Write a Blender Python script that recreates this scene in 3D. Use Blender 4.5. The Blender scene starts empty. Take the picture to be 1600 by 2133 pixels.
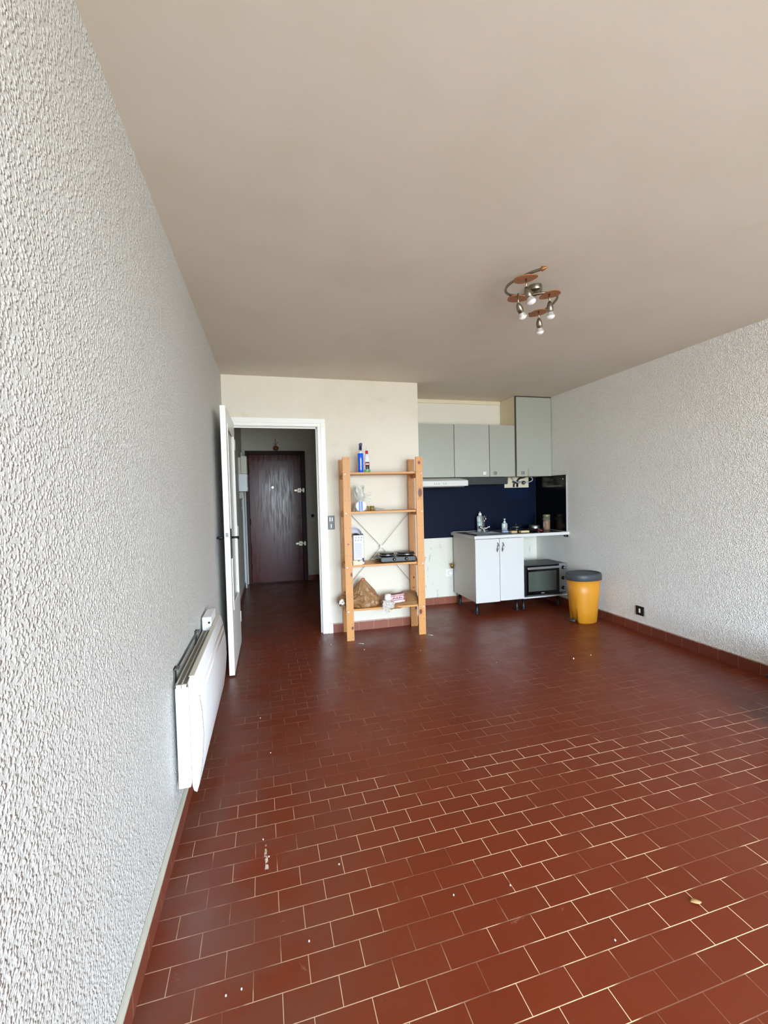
import bpy, bmesh, math, random
from mathutils import Vector, Matrix, noise
random.seed(7)
PI = math.pi
C = bpy.context.scene.collection
sc = bpy.context.scene

# ------------------------------------------------------------------ camera
F_PX, YAW, PITCH, ROLL = 911.2, 0.2555, 0.0346, -0.0245
CAM = Vector((0.3971, 0.0, 1.3368))
fw = Vector((math.sin(YAW)*math.cos(PITCH), math.cos(YAW)*math.cos(PITCH), -math.sin(PITCH)))
rt = Vector((math.cos(YAW), -math.sin(YAW), 0)); up = rt.cross(fw)
cr, sr = math.cos(ROLL), math.sin(ROLL)
rt, up = cr*rt + sr*up, -sr*rt + cr*up
cd = bpy.data.cameras.new('camera'); cam = bpy.data.objects.new('camera', cd); C.objects.link(cam)
cd.sensor_fit = 'HORIZONTAL'; cd.sensor_width = 36.0; cd.lens = F_PX/1600*36.0; cd.clip_start = 0.02
cam.matrix_world = Matrix(((rt.x, up.x, -fw.x, CAM.x), (rt.y, up.y, -fw.y, CAM.y), (rt.z, up.z, -fw.z, CAM.z), (0, 0, 0, 1)))
sc.camera = cam

# ------------------------------------------------------------------ light
H, D, D2, W, WP, HALL = 2.5, 4.306, 5.013, 3.756, 1.908, 7.24
FRONT = -3.2
WX0, WX1, WZ0, WZ1 = 0.12, 3.62, 0.02, 2.32       # the big balcony window behind the camera
world = bpy.data.worlds.new('world'); sc.world = world; world.use_nodes = True
nt = world.node_tree; nt.nodes.clear()
o_ = nt.nodes.new('ShaderNodeOutputWorld'); b_ = nt.nodes.new('ShaderNodeBackground')
tc = nt.nodes.new('ShaderNodeTexCoord'); sp = nt.nodes.new('ShaderNodeSeparateXYZ')
rp = nt.nodes.new('ShaderNodeValToRGB'); mr = nt.nodes.new('ShaderNodeMapRange')
nt.links.new(tc.outputs['Generated'], sp.inputs[0]); nt.links.new(sp.outputs['Z'], mr.inputs['Value'])
mr.inputs['From Min'].default_value = -1; mr.inputs['From Max'].default_value = 1
nt.links.new(mr.outputs[0], rp.inputs[0]); nt.links.new(rp.outputs[0], b_.inputs[0]); nt.links.new(b_.outputs[0], o_.inputs[0])
e = rp.color_ramp.elements
e[0].position = 0.0; e[0].color = (0.30, 0.33, 0.32, 1)
e[1].position = 0.485; e[1].color = (0.42, 0.46, 0.46, 1)
x_ = e.new(0.51); x_.color = (0.82, 0.98, 1.12, 1)
x_ = e.new(0.66); x_.color = (0.77, 0.98, 1.19, 1)
x_ = e.new(1.0); x_.color = (0.46, 0.74, 1.20, 1)
b_.inputs[1].default_value = 5.5
ld = bpy.data.lights.new('window_daylight', 'AREA'); ld.shape = 'RECTANGLE'; ld.size = WX1-WX0; ld.size_y = WZ1-WZ0
ld.cycles.is_portal = True
lo = bpy.data.objects.new('window_daylight', ld); C.objects.link(lo)
lo.location = ((WX0+WX1)/2, FRONT-0.12, (WZ0+WZ1)/2); lo.rotation_euler = (PI/2, 0, 0)   # faces +Y into the room
sc.view_settings.view_transform = 'Standard'; sc.view_settings.look = 'None'
sc.view_settings.gamma = 1; sc.view_settings.use_curve_mapping = False
sc.view_settings.exposure = 2.66
sc.cycles.max_bounces = 14; sc.cycles.diffuse_bounces = 10; sc.cycles.glossy_bounces = 6
sc.cycles.transmission_bounces = 10; sc.cycles.transparent_max_bounces = 12
sc.cycles.caustics_reflective = False; sc.cycles.caustics_refractive = False
sc.cycles.sample_clamp_indirect = 8

# ------------------------------------------------------------------ materials
def lin(c):
    return tuple(((v/255/12.92) if v/255 <= .04045 else ((v/255+.055)/1.055)**2.4) for v in c)
class NT:
    def __init__(s, m): s.t = m.node_tree; s.b = s.t.nodes['Principled BSDF']; s._o = None
    def n(s, k, **kw):
        x = s.t.nodes.new(k)
        for a, v in kw.items(): setattr(x, a, v)
        return x
    def l(s, a, b): s.t.links.new(a, b)
    @property
    def obj(s):
        if s._o is None: s._o = s.n('ShaderNodeTexCoord').outputs['Object']
        return s._o
    def mapped(s, scale=(1, 1, 1), loc=(0, 0, 0)):
        m = s.n('ShaderNodeMapping'); m.inputs['Scale'].default_value = scale; m.inputs['Location'].default_value = loc
        s.l(s.obj, m.inputs[0]); return m.outputs[0]
    def noise(s, vec, scale, detail=2, rough=.5, dist=0):
        x = s.n('ShaderNodeTexNoise'); s.l(vec, x.inputs['Vector'])
        x.inputs['Scale'].default_value = scale; x.inputs['Detail'].default_value = detail
        x.inputs['Roughness'].default_value = rough; x.inputs['Distortion'].default_value = dist
        return x.outputs['Fac']
    def ramp(s, v, a, b, c0=0., c1=1.):
        m = s.n('ShaderNodeMapRange', interpolation_type='SMOOTHSTEP'); s.l(v, m.inputs['Value'])
        m.inputs['From Min'].default_value = a; m.inputs['From Max'].default_value = b
        m.inputs['To Min'].default_value = c0; m.inputs['To Max'].default_value = c1
        return m.outputs[0]
    def math(s, op, a, b=0., clamp=False):
        m = s.n('ShaderNodeMath', operation=op); m.use_clamp = clamp
        for i, v in enumerate((a, b)):
            if isinstance(v, (int, float)): m.inputs[i].default_value = v
            else: s.l(v, m.inputs[i])
        return m.outputs[0]
    def mix(s, f, a, b):
        m = s.n('ShaderNodeMix', data_type='RGBA')
        for i, v in ((0, f), (6, a), (7, b)):
            if isinstance(v, (int, float)): m.inputs[i].default_value = v
            elif isinstance(v, tuple): m.inputs[i].default_value = (*v[:3], 1)
            else: s.l(v, m.inputs[i])
        return m.outputs[2]
    def bump(s, h, dist=.002, strength=1., normal=None):
        b = s.n('ShaderNodeBump'); b.inputs['Distance'].default_value = dist; b.inputs['Strength'].default_value = strength
        s.l(h, b.inputs['Height'])
        if normal is not None: s.l(normal, b.inputs['Normal'])
        s.l(b.outputs[0], s.b.inputs['Normal']); return b.outputs[0]
    def xyz(s):
        x = s.n('ShaderNodeSeparateXYZ'); s.l(s.obj, x.inputs[0]); return x.outputs
def mat(name, col, rough=.5, metal=0., var=.06, vscale=14., coat=0., bump=0., bscale=80., trans=0., ior=1.45, alpha=1., spec=None):
    m = bpy.data.materials.new(name); m.use_nodes = True; k = NT(m); b = k.b
    c = lin(col)
    b.inputs['Roughness'].default_value = rough; b.inputs['Metallic'].default_value = metal
    b.inputs['Coat Weight'].default_value = coat; b.inputs['Coat Roughness'].default_value = .1
    b.inputs['Transmission Weight'].default_value = trans; b.inputs['IOR'].default_value = ior
    b.inputs['Alpha'].default_value = alpha
    if spec is not None: b.inputs['Specular IOR Level'].default_value = spec
    n = k.noise(k.obj, vscale, 3)
    k.l(k.mix(n, tuple(v*(1-var) for v in c), tuple(min(1, v*(1+var)) for v in c)), b.inputs['Base Color'])
    if bump: k.bump(k.noise(k.obj, bscale, 3), bump)
    return m

def plaster(name, col, kind, pit=.78):
    m = bpy.data.materials.new(name); m.use_nodes = True; k = NT(m); b = k.b
    c = lin(col); b.inputs['Roughness'].default_value = .62
    b.inputs['Specular IOR Level'].default_value = .35
    stain = k.ramp(k.noise(k.obj, 1.7, 4, .6), .42, .75)
    base = k.mix(stain, c, tuple(a*f for a, f in zip(c, (.95, .935, .90))))
    if kind == 'rough':
        dn = k.n('ShaderNodeTexNoise'); k.l(k.obj, dn.inputs['Vector']); dn.inputs['Scale'].default_value = 70; dn.inputs['Detail'].default_value = 2
        vm = k.n('ShaderNodeVectorMath', operation='MULTIPLY_ADD'); k.l(dn.outputs['Color'], vm.inputs[0])
        vm.inputs[1].default_value = (.012, .012, .012); k.l(k.obj, vm.inputs[2])
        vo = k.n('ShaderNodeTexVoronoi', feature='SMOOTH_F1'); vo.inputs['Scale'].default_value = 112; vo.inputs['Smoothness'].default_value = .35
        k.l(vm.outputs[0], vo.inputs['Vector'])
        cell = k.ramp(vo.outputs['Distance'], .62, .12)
        n2 = k.noise(k.obj, 230, 2, .6); n3 = k.noise(k.obj, 34, 3)
        h = k.math('ADD', cell, k.math('MULTIPLY', n2, .45))
        h = k.math('ADD', h, k.math('MULTIPLY', n3, 1.0))
        k.bump(h, .0042, 1.0)
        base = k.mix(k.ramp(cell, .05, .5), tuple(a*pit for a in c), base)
        base = k.mix(k.ramp(n3, .52, .30, 0, .10), base, tuple(a*.7 for a in c))
    elif kind == 'fine':
        n1 = k.noise(k.obj, 95, 3, .6); n2 = k.noise(k.obj, 7, 3)
        k.bump(k.math('ADD', n1, k.math('MULTIPLY', n2, 2.0)), .0022, .8)
        g = k.ramp(k.noise(k.obj, 3.1, 5, .65), .60, .74, 0, .5)
        base = k.mix(g, base, tuple(a*f for a, f in zip(c, (.84, .83, .80))))
    elif kind == 'ceiling':
        k.bump(k.noise(k.obj, 3, 3, .6), .006, .5)
        b.inputs['Roughness'].default_value = .7
    elif kind == 'dirty':
        x = k.xyz()
        mp = k.mapped((14, 14, 3.2))
        sm = k.ramp(k.noise(mp, 1.5, 5, .7), .60, .68)
        low = k.ramp(x['Z'], 1.0, .72, 0, .75)
        base = k.mix(k.math('MULTIPLY', sm, low), base, lin((120, 118, 112)))
        k.bump(k.noise(k.obj, 60, 3), .002, .6)
    k.l(base, b.inputs['Base Color'])
    return m

def floor_mat():
    m = bpy.data.materials.new('terracotta_floor'); m.use_nodes = True; k = NT(m); b = k.b
    mp = k.mapped((1, 1, 1), (-.1003, -.0472, 0)); mp.node.inputs['Rotation'].default_value = (0, 0, -.016)
    br = k.n('ShaderNodeTexBrick'); k.l(mp, br.inputs['Vector'])
    br.offset = .5; br.inputs['Scale'].default_value = 1; br.inputs['Brick Width'].default_value = .1535
    br.inputs['Row Height'].default_value = .0805; br.inputs['Mortar Size'].default_value = .0013
    br.inputs['Mortar Smooth'].default_value = .25; br.inputs['Bias'].default_value = 0
    br.inputs['Color1'].default_value = (0, 0, 0, 1); br.inputs['Color2'].default_value = (1, 1, 1, 1)
    br.inputs['Mortar'].default_value = (.5, .5, .5, 1)
    tile = k.mix(br.outputs['Color'], lin((112, 42, 17)), lin((118, 45, 19)))
    fine = k.noise(k.obj, 260, 2)
    tile = k.mix(k.math('MULTIPLY', fine, .5), tile, lin((98, 40, 19)))
    cloud = k.ramp(k.noise(k.obj, 2.3, 5, .6), .38, .7)
    tile = k.mix(k.math('MULTIPLY', cloud, .22), tile, lin((114, 60, 38)))
    x = k.xyz()
    # worn, dusty strip along the left wall
    left = k.math('MULTIPLY', k.ramp(x['X'], .95, .05), k.ramp(k.noise(k.obj, 4, 4), .3, .65))
    tile = k.mix(k.math('MULTIPLY', left, .55), tile, lin((104, 74, 62)))
    # scuffs
    sc_ = k.ramp(k.noise(k.obj, 9, 6, .75, 1.2), .64, .72)
    tile = k.mix(k.math('MULTIPLY', sc_, .28), tile, lin((176, 140, 118)))
    # joints: clean and pale in the foreground on the right, filled with dirt further back
    near = k.ramp(x['Y'], 2.03, 2.0)
    side = k.ramp(k.math('ADD', x['X'], k.math('MULTIPLY', k.noise(k.obj, 2, 2), .8)), .75, 1.9, .48, 1)
    patch = k.ramp(k.noise(k.obj, 2.8, 3, .6), .44, .52, .12, 1)
    g = k.math('MULTIPLY', k.math('MULTIPLY', near, side), patch)
    far = k.ramp(k.noise(k.obj, 4.2, 3, .6), .44, .66, .04, .34)
    g = k.math('MAXIMUM', g, far)
    g = k.math('MULTIPLY', g, br.outputs['Fac'])
    col = k.mix(g, tile, lin((244, 214, 176)))
    # old paint drips near the left wall
    wx = k.math('ADD', x['X'], k.math('MULTIPLY', k.math('SUBTRACT', k.noise(k.obj, 14, 2), .5), .03))
    drip = k.math('MULTIPLY', k.math('LESS_THAN', k.math('ABSOLUTE', k.math('SUBTRACT', wx, .345)), .005),
                  k.math('LESS_THAN', k.math('ABSOLUTE', k.math('SUBTRACT', x['Y'], 1.65)), .075))
    drip = k.math('MULTIPLY', drip, k.ramp(k.noise(k.obj, 45, 3), .42, .56))
    col = k.mix(k.math('MULTIPLY', drip, .75), col, lin((226, 214, 198)))
    k.l(col, b.inputs['Base Color'])
    rgh = k.ramp(k.noise(k.obj, 5, 5, .7), .3, .7, .30, .44)
    rgh = k.math('ADD', rgh, k.math('MULTIPLY', g, .3))
    k.l(rgh, b.inputs['Roughness']); b.inputs['Specular IOR Level'].default_value = .34
    h = k.math('SUBTRACT', k.math('MULTIPLY', k.noise(k.obj, 30, 3), .25), k.math('MULTIPLY', br.outputs['Fac'], .7))
    k.bump(h, .0012, .7)
    return m

def base_tile(name, axis, col=(134, 72, 50)):
    """terracotta skirting: one tile every 15.35 cm along the given axis"""
    m = bpy.data.materials.new(name); m.use_nodes = True; k = NT(m); b = k.b
    x = k.xyz(); v = k.math('FRACT', k.math('DIVIDE', x[axis], .1535))
    j = k.math('LESS_THAN', v, .014)
    n = k.noise(k.obj, 8, 4)
    t = k.mix(n, lin(tuple(a*.88 for a in col)), lin(tuple(min(255, a*1.1) for a in col)))
    edge = k.ramp(k.math('ADD', x['Z'], k.math('MULTIPLY', k.noise(k.obj, 25, 3), .012)), .088, .092)
    t = k.mix(k.math('MULTIPLY', edge, .6), t, lin((205, 190, 178)))
    k.l(k.mix(k.math('MULTIPLY', j, .75), t, lin((190, 150, 125))), b.inputs['Base Color'])
    b.inputs['Roughness'].default_value = .42
    return m

def pine(name, knots=(), horizontal=False, dots=True):
    m = bpy.data.materials.new(name); m.use_nodes = True; k = NT(m); b = k.b
    sc1 = (2.2, 30, 30) if horizontal else (30, 30, 2.2)
    n = k.noise(k.mapped(sc1), 1.6, 4, .6, .8)
    w = k.n('ShaderNodeTexWave', wave_type='BANDS', bands_direction='Z' if horizontal else 'X')
    mpw = k.mapped((3, 1, 20) if horizontal else (20, 20, 1.3)); k.l(mpw, w.inputs[0])
    w.inputs['Scale'].default_value = 1.3; w.inputs['Distortion'].default_value = 5; w.inputs['Detail'].default_value = 2
    f = k.math('ADD', k.math('MULTIPLY', n, .6), k.math('MULTIPLY', w.outputs['Fac'], .4))
    col = k.mix(f, lin((182, 119, 56)), lin((216, 157, 90)))
    x = k.xyz()
    for (kx, kz, rx, rz) in knots:
        dx = k.math('DIVIDE', k.math('SUBTRACT', x['X'], kx), rx); dz = k.math('DIVIDE', k.math('SUBTRACT', x['Z'], kz), rz)
        d = k.math('ADD', k.math('MULTIPLY', dx, dx), k.math('MULTIPLY', dz, dz))
        col = k.mix(k.ramp(d, 4., .9, 0, .45), col, lin((170, 92, 40)))
        col = k.mix(k.ramp(d, 1.1, .75), col, lin((92, 42, 16)))
    if dots:
        dz = k.math('SUBTRACT', k.math('FRACT', k.math('ADD', k.math('DIVIDE', x['Z'], .128), .27)), .5)
        dx = k.math('SUBTRACT', k.math('ABSOLUTE', x['X']), .019)
        d2 = k.math('ADD', k.math('POWER', k.math('MULTIPLY', dz, .128), 2), k.math('POWER', dx, 2))
        col = k.mix(k.math('LESS_THAN', d2, .0028**2), col, lin((70, 40, 20)))
    k.l(col, b.inputs['Base Color']); b.inputs['Roughness'].default_value = .48
    k.bump(f, .0004, .4)
    return m

def entry_wood():
    m = bpy.data.materials.new('dark_red_door'); m.use_nodes = True; k = NT(m); b = k.b
    n = k.noise(k.mapped((40, 40, 2)), 1.5, 5, .65, .6)
    col = k.mix(n, lin((60, 10, 7)), lin((88, 17, 11)))
    k.l(col, b.inputs['Base Color'])
    k.l(k.ramp(k.noise(k.mapped((30, 30, 3)), 1.2, 4, .7), .35, .65, .15, .30), b.inputs['Roughness'])
    b.inputs['Specular IOR Level'].default_value = .22
    k.bump(n, .00012, .6)
    return m

M = {}
M['rough'] = plaster('white_roughcast', (222, 221, 217), 'rough')  # left wall copy, colour toned down to offset the strong window light
M['rough_lightened'] = plaster('white_roughcast_lightened', (250, 249, 244), 'rough', .9)  # right wall copy, colour and pits lightened to make up for weak light
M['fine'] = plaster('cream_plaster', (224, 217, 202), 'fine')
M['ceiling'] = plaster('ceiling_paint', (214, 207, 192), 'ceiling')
M['dirty'] = plaster('stained_white_paint', (224, 220, 208), 'dirty')
M['hall'] = plaster('hall_grey_paint', (214, 214, 206), 'fine')
M['floor'] = floor_mat()
M['base_x'] = base_tile('terracotta_skirting_along_x', 'X')
M['base_y'] = base_tile('terracotta_skirting_along_y', 'Y', (118, 60, 44))
M['white'] = mat('white_gloss_paint', (240, 240, 236), .35, var=.02)
M['lam_shaded'] = mat('shaded_laminate_side', (196, 193, 186), .4, var=.02)  # white laminate again, grazing-light shade of the cabinet side put into the colour
M['white_lam'] = mat('white_laminate', (208, 208, 206), .3, var=.01)
M['heater_white'] = mat('heater_enamel', (236, 237, 240), .38, var=.015)
M['heater_beige'] = mat('heater_yellowed', (206, 200, 186), .5, var=.08, vscale=9)
M['grille'] = mat('heater_grille', (120, 114, 104), .5, var=.1)
M['cord'] = mat('grey_trunking', (180, 175, 162), .5, var=.08, vscale=20)
M['black'] = mat('black_plastic', (22, 22, 24), .4)
M['black_gloss'] = mat('black_glossy_panel', (5, 5, 7), .16, var=.0)
M['navy'] = mat('navy_painted_panel', (6, 15, 38), .55, spec=.14, var=.12, vscale=3)
M['navy2'] = mat('navy_patch', (4, 20, 48), .55, spec=.14, var=.1, vscale=3)
M['dark_grey'] = mat('dark_grey_plastic', (62, 64, 68), .48, var=.04)
M['grey_plate'] = mat('switch_plate_grey', (84, 88, 90), .4, var=.03)
M['grey_green'] = mat('grey_green_lacquer', (166, 168, 158), .32, var=.02)
M['grey_green_gl'] = mat('grey_green_gloss', (172, 174, 166), .2, var=.04, coat=.5)
M['dark_strip'] = mat('dark_strip', (60, 50, 42), .6)
M['cream'] = mat('cream_board', (222, 212, 186), .6, var=.05)
M['steel'] = mat('brushed_steel', (176, 178, 178), .3, 1., var=.04)
M['steel_dark'] = mat('steel_dark', (104, 104, 104), .35, 1., var=.08)
M['chrome'] = mat('chrome', (215, 215, 215), .1, 1., var=0)
M['alu'] = mat('aluminium_fascia', (158, 160, 162), .38, .8, var=.03)
M['hood_dark'] = mat('hood_dark_filter', (48, 48, 48), .55, var=.25, vscale=40)
M['hood_under'] = mat('hood_underside', (126, 126, 118), .5)
M['oven_glass'] = mat('oven_door_glass', (74, 84, 76), .12, var=.18, vscale=12, coat=.5)
M['yellow'] = mat('mustard_plastic', (200, 134, 34), .42, var=.02, bump=.0002, bscale=400)
M['brass'] = mat('brass', (176, 140, 70), .3, 1., var=.1)
M['nickel'] = mat('aged_nickel', (148, 140, 122), .28, 1., var=.05)
M['amber'] = mat('amber_wood_leaf', (158, 102, 60), .35, var=.12, vscale=30)
M['bulb_glass'] = mat('bulb_glass', (238, 238, 238), .1, var=0, alpha=.85, coat=1.)
M['bulb_mirror'] = mat('bulb_reflector', (215, 215, 212), .2, .6, var=0)
M['entry'] = entry_wood()
M['entry_frame'] = mat('dark_red_frame', (42, 9, 7), .4, var=.15, spec=.18)
M['hall_white'] = mat('hall_white_trim', (196, 200, 204), .5)
M['box_cream'] = mat('meter_box_cream', (190, 190, 174), .45, var=.03)
M['box_white'] = mat('meter_box_white', (208, 212, 216), .35, var=.03)
M['door_glass'] = mat('obscured_glass', (205, 204, 194), .25, var=.06, bump=.001, bscale=60)
M['brown_bag'] = mat('brown_bag', (146, 108, 70), .42, var=.12, vscale=18)
M['orange'] = mat('bag_red_print', (176, 92, 60), .4)
M['film'] = mat('clear_film', (225, 228, 222), .14, var=.05, alpha=.36)
M['film_grey'] = mat('clear_film_dense', (196, 196, 186), .2, var=.12, alpha=.62)
M['paper'] = mat('white_paper', (240, 240, 238), .7)
M['blue'] = mat('blue_label', (28, 84, 190), .35)
M['blue_liquid'] = mat('blue_liquid', (16, 84, 228), .15, var=.12, vscale=30, coat=.5)
M['navy_cap'] = mat('navy_trigger', (14, 22, 92), .35)
M['red'] = mat('red_cap', (190, 26, 40), .35)
M['red_print'] = mat('dark_red_print', (134, 42, 50), .5)
M['pink_print'] = mat('pale_pink_print', (226, 196, 194), .5)
M['clear_white'] = mat('cloudy_plastic', (226, 228, 230), .25, var=.02)
M['green'] = mat('green_label', (96, 160, 92), .4)
M['lilac'] = mat('carton_lilac_white', (214, 212, 226), .5, var=.03)
M['print_grey'] = mat('carton_grey_print', (150, 148, 166), .5)
M['print_navy'] = mat('carton_navy_print', (42, 50, 110), .5)
M['card'] = mat('plain_card', (228, 206, 176), .6)
M['tape'] = mat('brown_tape', (134, 112, 60), .3, var=.1, vscale=60)
M['coil'] = mat('hotplate_black', (20, 20, 22), .32)
M['soap'] = mat('soap_bottle_clear', (206, 220, 222), .12, var=.03, trans=.35)
M['soap_label'] = mat('soap_label', (176, 196, 194), .3, var=.3, vscale=60)
M['sponge_y'] = mat('sponge_yellow', (222, 206, 154), .8, bump=.002, bscale=200)
M['sponge_b'] = mat('cloth_blue', (150, 160, 196), .8, bump=.002, bscale=120)
M['tan'] = mat('wood_tan', (190, 164, 122), .7)
M['cocoa'] = mat('brown_powder', (134, 82, 46), .6, var=.08)
M['jar'] = mat('jar_glass', (200, 200, 180), .08, var=0, alpha=.16)
M['steel_mark'] = mat('pale_mark', (190, 192, 190), .5)
M['grey_mark'] = mat('faded_grey_mark', (120, 120, 120), .5)
M['debris'] = mat('white_crumb', (232, 222, 206), .7)
M['dry_leaf'] = mat('dry_leaf', (176, 140, 92), .7)
M['string'] = mat('dark_twig', (74, 58, 30), .7)
M['gourd'] = mat('ochre_gourd', (128, 72, 20), .45, var=.2, vscale=30)

# ------------------------------------------------------------------ mesh helpers
class MB:
    def __init__(s): s.bm = bmesh.new()
    def _add(s, verts, faces, smooth=False):
        vs = [s.bm.verts.new(v) for v in verts]
        for f in faces:
            try: x = s.bm.faces.new([vs[i] for i in f]); x.smooth = smooth
            except ValueError: pass
        return vs
    def box(s, x0, x1, y0, y1, z0, z1):
        v = [(x, y, z) for x in (x0, x1) for y in (y0, y1) for z in (z0, z1)]
        s._add(v, [(0, 1, 3, 2), (4, 6, 7, 5), (0, 4, 5, 1), (2, 3, 7, 6), (0, 2, 6, 4), (1, 5, 7, 3)]); return s
    def prism(s, poly, axis, a, b, smooth=False):
        """poly in the two other axes (cyclic order), extruded along axis from a to b"""
        def P(u, v, w): return {'X': (w, u, v), 'Y': (u, w, v), 'Z': (u, v, w)}[axis]
        n = len(poly); vs = [P(u, v, a) for u, v in poly] + [P(u, v, b) for u, v in poly]
        s._add(vs, [tuple(range(n)), tuple(range(2*n-1, n-1, -1))] + [(i, (i+1) % n, n+(i+1) % n, n+i) for i in range(n)], smooth); return s
    def cyl(s, p0, p1, r0, r1=None, n=20, cap=True):
        r1 = r0 if r1 is None else r1
        p0, p1 = Vector(p0), Vector(p1); d = (p1-p0).normalized()
        a = d.orthogonal().normalized(); b = d.cross(a)
        vs = []
        for p, r in ((p0, r0), (p1, r1)):
            for i in range(n):
                t = 2*PI*i/n; vs.append(p + (a*math.cos(t)+b*math.sin(t))*r)
        f = [(i, (i+1) % n, n+(i+1) % n, n+i) for i in range(n)]
        v = s._add(vs, f, True)
        if cap:
            s.bm.faces.new(v[:n][::-1]); s.bm.faces.new(v[n:])
        return s
    def lathe(s, prof, c, n=28, axis=(0, 0, 1), sx=1., sy=1., rot=0., cap=True):
        c = Vector(c); d = Vector(axis).normalized()
        a = Vector((1, 0, 0)) if abs(d.z) > .999 else d.orthogonal().normalized(); b = d.cross(a)
        R = Matrix.Rotation(rot, 3, d); a, b = R @ a, R @ b
        vs = []
        for r, h in prof:
            for i in range(n):
                t = 2*PI*i/n; vs.append(c + d*h + a*math.cos(t)*r*sx + b*math.sin(t)*r*sy)
        m = len(prof)
        f = [(k*n+i, k*n+(i+1) % n, (k+1)*n+(i+1) % n, (k+1)*n+i) for k in range(m-1) for i in range(n)]
        v = s._add(vs, f, True)
        if cap:
            if prof[0][0] > 1e-5: s.bm.faces.new(v[:n][::-1])
            if prof[-1][0] > 1e-5: s.bm.faces.new(v[-n:])
        return s
    def tube(s, pts, r, n=10, closed=False):
        pts = [Vector(p) for p in pts]; m = len(pts); vs = []; prev = None
        for i, p in enumerate(pts):
            if closed: d = pts[(i+1) % m]-pts[i-1]
            else: d = pts[min(i+1, m-1)]-pts[max(i-1, 0)]
            d.normalize()
            a = d.orthogonal().normalized() if prev is None else (prev-d*prev.dot(d)).normalized()
            prev = a; b = d.cross(a); rr = r[i] if isinstance(r, (list, tuple)) else r
            for k in range(n):
                t = 2*PI*k/n; vs.append(p+(a*math.cos(t)+b*math.sin(t))*rr)
        q = m if closed else m-1
        f = [(i*n+k, i*n+(k+1) % n, ((i+1) % m)*n+(k+1) % n, ((i+1) % m)*n+k) for i in range(q) for k in range(n)]
        v = s._add(vs, f, True)
        if not closed: s.bm.faces.new(v[:n][::-1]); s.bm.faces.new(v[-n:])
        return s
    def sheet(s, fn, nu, nv, closed=False, smooth=True):
        vs = [fn(i/(nu-1), j/(nv-1)) for j in range(nv) for i in range(nu)]
        s._add(vs, [(j*nu+i, j*nu+i+1, (j+1)*nu+i+1, (j+1)*nu+i) for j in range(nv-1) for i in range(nu-1)], smooth); return s
    def blob(s, c, rad, shape=None, amp=.1, freq=12, seed=0, sub=4, ridge=True, smooth=True):
        t = bmesh.new(); bmesh.ops.create_icosphere(t, subdivisions=sub, radius=1)
        c = Vector(c); off = Vector((seed*3.1, seed*1.7, seed*5.3)); vs = []
        t.verts.ensure_lookup_table()
        for v in t.verts:
            q = v.co.copy(); pos = Vector((q.x*rad[0], q.y*rad[1], q.z*rad[2]))
            if shape: pos = Vector(shape(q, pos))
            nz = noise.noise(pos*freq+off)
            if ridge: nz = 1-2*abs(nz)*1.6
            nz2 = noise.noise(pos*freq*2.7+off)
            pos = pos + q*(nz*amp+nz2*amp*.4)
            vs.append(c+pos)
        fs = [tuple(v.index for v in f.verts) for f in t.faces]; t.free()
        s._add(vs, fs, smooth); return s
    def floor_at(s, z):
        for v in s.bm.verts:
            if v.co.z < z: v.co.z = z
        return s
    def xform(s, mtx):
        bmesh.ops.transform(s.bm, matrix=mtx, verts=s.bm.verts); return s
    def build(s, name, m, parent=None, bevel=0., seg=2, solid=0.):
        bmesh.ops.recalc_face_normals(s.bm, faces=s.bm.faces)
        base = Vector((0, 0, 0)); q = parent
        chain = []
        while q is not None: chain.append(q); q = q.parent
        for q in chain: base += q.location
        if chain: bmesh.ops.translate(s.bm, vec=-base, verts=s.bm.verts)
        me = bpy.data.meshes.new(name); s.bm.to_mesh(me); s.bm.free()
        me.materials.append(m if not isinstance(m, str) else M[m])
        o = bpy.data.objects.new(name, me); C.objects.link(o)
        if parent is not None: o.parent = parent
        if solid:
            q = o.modifiers.new('solid', 'SOLIDIFY'); q.thickness = solid; q.offset = 0
        if bevel:
            q = o.modifiers.new('bevel', 'BEVEL'); q.width = bevel; q.segments = seg; q.limit_method = 'ANGLE'; q.angle_limit = .6
        return o
def tag(o, label, cat, group=None, kind=None):
    o['label'] = label; o['category'] = cat
    if group: o['group'] = group
    if kind: o['kind'] = kind
    return o
def thing(name, label, cat, loc, group=None):
    o = bpy.data.objects.new(name, None); C.objects.link(o); o.location = loc
    o.empty_display_size = .1
    return tag(o, label, cat, group)
def struct(mb, name, m, bevel=0.):
    o = mb.build(name, m, None, bevel); o['kind'] = 'structure'; return o

# ------------------------------------------------------------------ the setting
T = .15
struct(MB().box(-T, W+T, FRONT-.3, HALL+T, -.12, 0), 'floor', 'floor')
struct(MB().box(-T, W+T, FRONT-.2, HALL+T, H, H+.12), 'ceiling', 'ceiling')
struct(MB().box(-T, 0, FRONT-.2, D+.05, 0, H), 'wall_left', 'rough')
struct(MB().box(-T, 0, D+.05, HALL+T, 0, H), 'wall_hall_left', 'hall')
struct(MB().box(W, W+T, FRONT-.2, D2+T, 0, H), 'wall_right', 'rough_lightened')
f = MB()
f.box(-T, WX0, FRONT-.2, FRONT, 0, H); f.box(WX1, W+T, FRONT-.2, FRONT, 0, H)
f.box(WX0, WX1, FRONT-.2, FRONT, WZ1, H); f.box(WX0, WX1, FRONT-.2, FRONT, 0, WZ0)
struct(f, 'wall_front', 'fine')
OX0, OX1, OZ = .095, .868, 2.032            # clear door opening
f = MB()
f.box(0, OX0-.03, D, D+.09, 0, H); f.box(OX0-.03, OX1+.03, D, D+.09, OZ+.03, H); f.box(OX1+.03, WP, D, D+.09, 0, H)
f.box(WP-.09, WP, D+.09, D2+.1, 0, H)
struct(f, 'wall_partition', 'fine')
struct(MB().box(WP-.09, W+T, D2, D2+.12, 0, H), 'wall_kitchen', 'dirty')
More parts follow.
